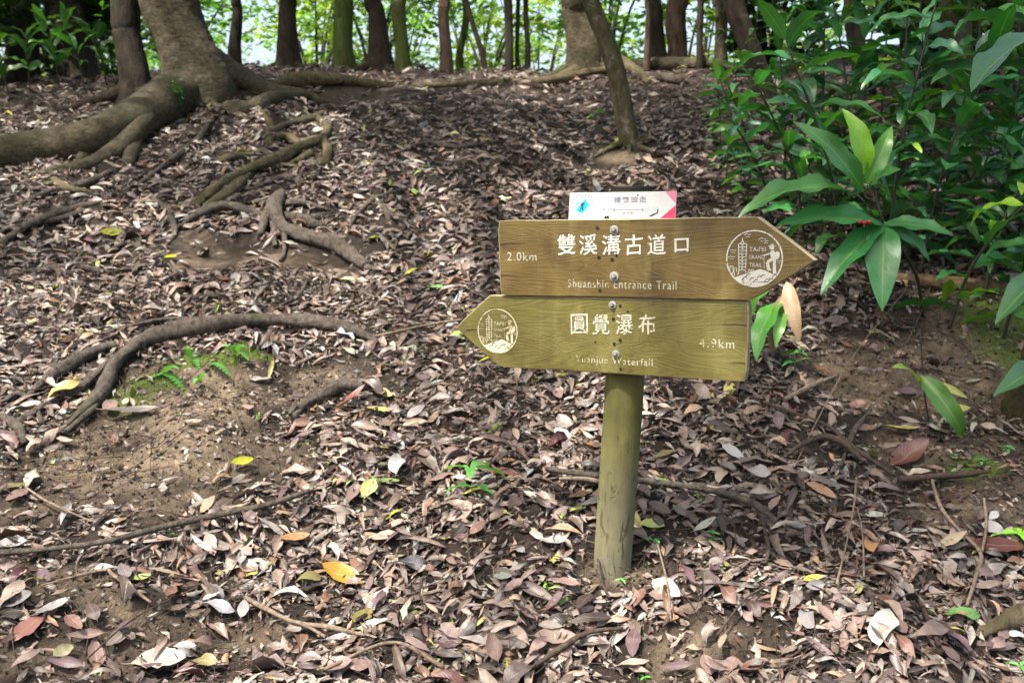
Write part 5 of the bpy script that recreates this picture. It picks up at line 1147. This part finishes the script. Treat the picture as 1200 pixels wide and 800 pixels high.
for a in [
    ([(440, 238, 3), (470, 262, 3, 1), (505, 270, 2)], 'hair-thin root crossing the litter right of the star-shaped root'),
    ([(180, 300, 3), (150, 290, 3, 2), (120, 300, 3, 1), (80, 296, 2)], 'thin brown root among the leaves left of the star-shaped root'),
    ([(300, 330, 2), (280, 345, 3, 1), (240, 352, 3, 1), (200, 350, 2)], 'thin root half way between star-shaped and arching roots'),
    ([(360, 330, 2), (350, 350, 3, 1), (320, 366, 2)], 'short thin root above the right half of the arching root'),
    ([(175, 232, 3), (195, 250, 4, 1), (205, 275, 3, 1), (190, 296, 2)], 'bent root running down left of the mossy twisting root'),
    ([(470, 180, 2), (500, 172, 3, 2), (540, 176, 3, 1), (570, 170, 2)], 'thin dark root high on the open slope'),
    ([(100, 250, 3), (70, 262, 4, 2), (30, 266, 3, 1), (0, 276, 3)], 'second thin root on the far left slope'),
    ([(250, 140, 4), (232, 168, 5, 2), (205, 190, 5, 2), (170, 215, 4, 1), (140, 235, 3)], 'thin root winding downhill from the big tree'),
    ([(300, 128, 4), (318, 150, 5, 2), (316, 172, 4, 1)], 'short root dropping from the big tree towards the mossy root'),
    ([(130, 205, 4), (95, 222, 5, 2), (50, 232, 4, 1), (10, 250, 3)], 'dark thin root below the thick left root'),
    ([(60, 212, 5), (80, 226, 6, 2), (110, 230, 4)], 'stubby mossy root below the thick left root'),
    ([(250, 196, 3), (270, 190, 5, 2), (292, 186, 4, 1), (310, 178, 3)], 'small mossy root left of the twisting root'),
    ([(355, 210, 3), (330, 214, 4, 2), (300, 224, 4, 1)], 'small root between the twisting root and the star-shaped root'),
    ([(380, 248, 3), (350, 243, 4, 2), (335, 246, 4, 3)], 'thin root joining the star-shaped root from the right'),
    ([(5, 330, 3), (40, 322, 4, 1), (90, 318, 4, 1), (140, 326, 2)], 'thin root half buried on the left above the arching root'),
    ([(430, 316, 4), (455, 330, 4, 1), (470, 350, 2)], 'thin tail end of a root right of the star-shaped root'),
    ([(0, 480, 3), (20, 468, 5, 2), (38, 476, 4, 1), (50, 500, 3)], 'forked thin root by the left edge beside the arching root'),
    ([(110, 400, 3), (150, 388, 4, 1), (200, 378, 3, 1), (240, 380, 2)], 'thin pale root above the arching root')]:
    root(a[0], 'root_moss' if 'mossy root' in a[1] or 'stubby' in a[1] or 'small mossy' in a[1] else 'root_grey', a[1], rough=.2)
crest([(470, 118, 3), (500, 116, 5, 2), (520, 113, 3)], 'small dark root below the long crest root', 'root_grey')

# understory shrubs beyond the crest, behind the ginger bank and at the dark left
def shrub(x, y, h, r, n, Ls, cols, label, group, nst=4, z0=None, low=.25, mat='bark_dark'):
    z = float(H(x, y)) if z0 is None else z0; t = thing('understory_shrub', (x, y, z), label, 'shrub', group); b = MB(); ends = []
    for k in range(nst):
        a = k * 2.4 + RNG.uniform(0, 1); l = r * RNG.uniform(.4, .9); p2 = (x + math.cos(a) * l, y + math.sin(a) * l, z + h * RNG.uniform(.75, 1)); p1 = (x + math.cos(a) * l * .4, y + math.sin(a) * l * .4, z + h * .5)
        b.add(*tube([(x, y, z - .05, .03), (*p1, .02), (*p2, .006)], 10, 5, .1))
        for f in np.linspace(low, 1, 8): ends.append(np.array([x, y, z]) * (1 - f) + np.array(p2) * f + RNG.normal(0, .3 * r, 3) * np.array([1, 1, .5]))
    child_mesh(b.build('stem', M[mat]), t); crown(t, ends, r * .30, n, Ls, cols, name='foliage', up=.7)
    return t
WH = ['left of', 'right of', 'behind', 'beyond', 'in the gap near']; TR = ['the thin dark trunk', 'the flared dark trunk', 'the mossy green trunk', 'the dark leaning trunk', 'the reddish-brown trunk', 'the wavy stem', 'the thick crest tree', 'the brown rough trunk', 'the pale grey trunk', 'the slanting trunk']
cnt = 0
for row, (yy, hs) in enumerate(((14.5, 2.2), (18, 3.8), (23, 5.4), (28, 6.0))):
    nn = (9, 11, 11, 10)[row]
    for i_ in range(nn):
        fx = (i_ + .5 + RNG.uniform(-.35, .35)) / nn; px = -40 + fx * 1000
        y = yy + RNG.uniform(-1.2, 1.2); x = AT(px, 60, y).x
        j_ = min(9, int(max(0, px) / 100)); lb = f"{['low', 'knee-high', 'tall', 'far'][row]} {['yellow-green', 'lime green', 'fresh green', 'mid green'][(i_ + row) % 4]} backlit shrub {WH[(i_ + row) % 5]} {TR[j_]}"
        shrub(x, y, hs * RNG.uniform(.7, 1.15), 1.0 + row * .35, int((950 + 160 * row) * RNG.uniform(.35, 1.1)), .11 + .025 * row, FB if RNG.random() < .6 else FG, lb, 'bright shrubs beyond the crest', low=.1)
for (x, y, h, r, n, lb) in [(3.4, 8.2, 2.4, .9, 1800, 'dark dense shrub behind the middle of the ginger bank'), (4.6, 7.4, 2.6, 1.0, 2000, 'dark shrub behind the mottled trunk'), (5.6, 8.6, 3.4, 1.2, 2200, 'tall dark shrub behind the top right corner'),
                            (3.9, 10.2, 3.0, 1.1, 2000, 'dark green shrub behind the tallest ginger plant'), (5.4, 11.5, 3.6, 1.3, 2200, 'deep green shrub far behind the mottled trunk'), (7.2, 10.5, 4.0, 1.5, 2200, 'tall shrub beyond the right edge of the bank'),
                            (2.9, 11.6, 1.8, .8, 1300, 'mid green shrub at the crest left of the ginger bank'), (6.5, 14, 4.5, 1.8, 2400, 'far dark shrub at the upper right')]:
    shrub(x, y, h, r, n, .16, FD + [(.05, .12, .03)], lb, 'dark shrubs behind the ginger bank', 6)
for (x, y, h, r, n, lb) in [(-5.6, 10.2, 2.0, .9, 1500, 'dark shrub below the thick dark trunk at upper left'), (-6.6, 11.6, 3.2, 1.4, 2400, 'tall dark shrub in the top left corner'), (-4.9, 11.8, 2.6, 1.1, 1800, 'dark shrub between the two left trunks'),
                            (-7.8, 9.8, 2.6, 1.3, 1800, 'dark shrub at the left edge above the big root'), (-6.2, 14, 4.0, 1.8, 2400, 'far dark shrub behind the upper left trunks'), (-8.5, 13, 4.0, 1.8, 2400, 'deep shade shrub beyond the top left corner')]:
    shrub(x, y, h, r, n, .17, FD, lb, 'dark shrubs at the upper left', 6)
for q in [(100, 108, .62, 8, 'leafy green plant left of the second trunk'), (70, 104, .55, 8, 'leafy plant under the thick dark trunk'), (125, 100, .5, 7, 'leafy plant touching the second trunk'), (35, 108, .5, 7, 'dark leafy plant near the left edge'), (10, 112, .4, 6, 'dark leafy plant at the left edge')]:
    ginger(G(q[0], q[1]), q[2], (random.uniform(-.15, .15), -.1), q[3], .30, [(.05, .15, .03), (.03, .09, .03)], q[4], group='leafy plants at the upper left', name='leafy_plant')
for q in [(850, 235, .45, 8, 'light green sapling at the left tip of the bank'), (870, 225, .7, 10, 'small-leaved sapling over the path edge'), (845, 190, .55, 9, 'pale small-leaved sapling beside the path'), (865, 160, .7, 10, 'small-leaved sapling just below the crest on the right'),
          (900, 180, .9, 11, 'taller small-leaved sapling on the upper bank'), (885, 140, .8, 10, 'small-leaved sapling at the right end of the crest'), (920, 150, 1.1, 12, 'fine-leaved sapling in front of the slanting trunk'), (880, 250, .4, 8, 'low small-leaved sapling above the board tip')]:
    ginger(G(q[0], q[1]), q[2], (random.uniform(-.2, .1), -.05), q[3], .17, [(.05, .17, .045), (.10, .26, .04)], q[4], group='small-leaved saplings on the bank', name='bank_sapling', meshes=GS, sr=.005, start=.2, elev=(.0, .5))
print('leaves', n_leaf[0], 'objects', len(bpy.data.objects), 'tris', sum(len(m.loops) - 2 * len(m.polygons) for m in bpy.data.meshes))
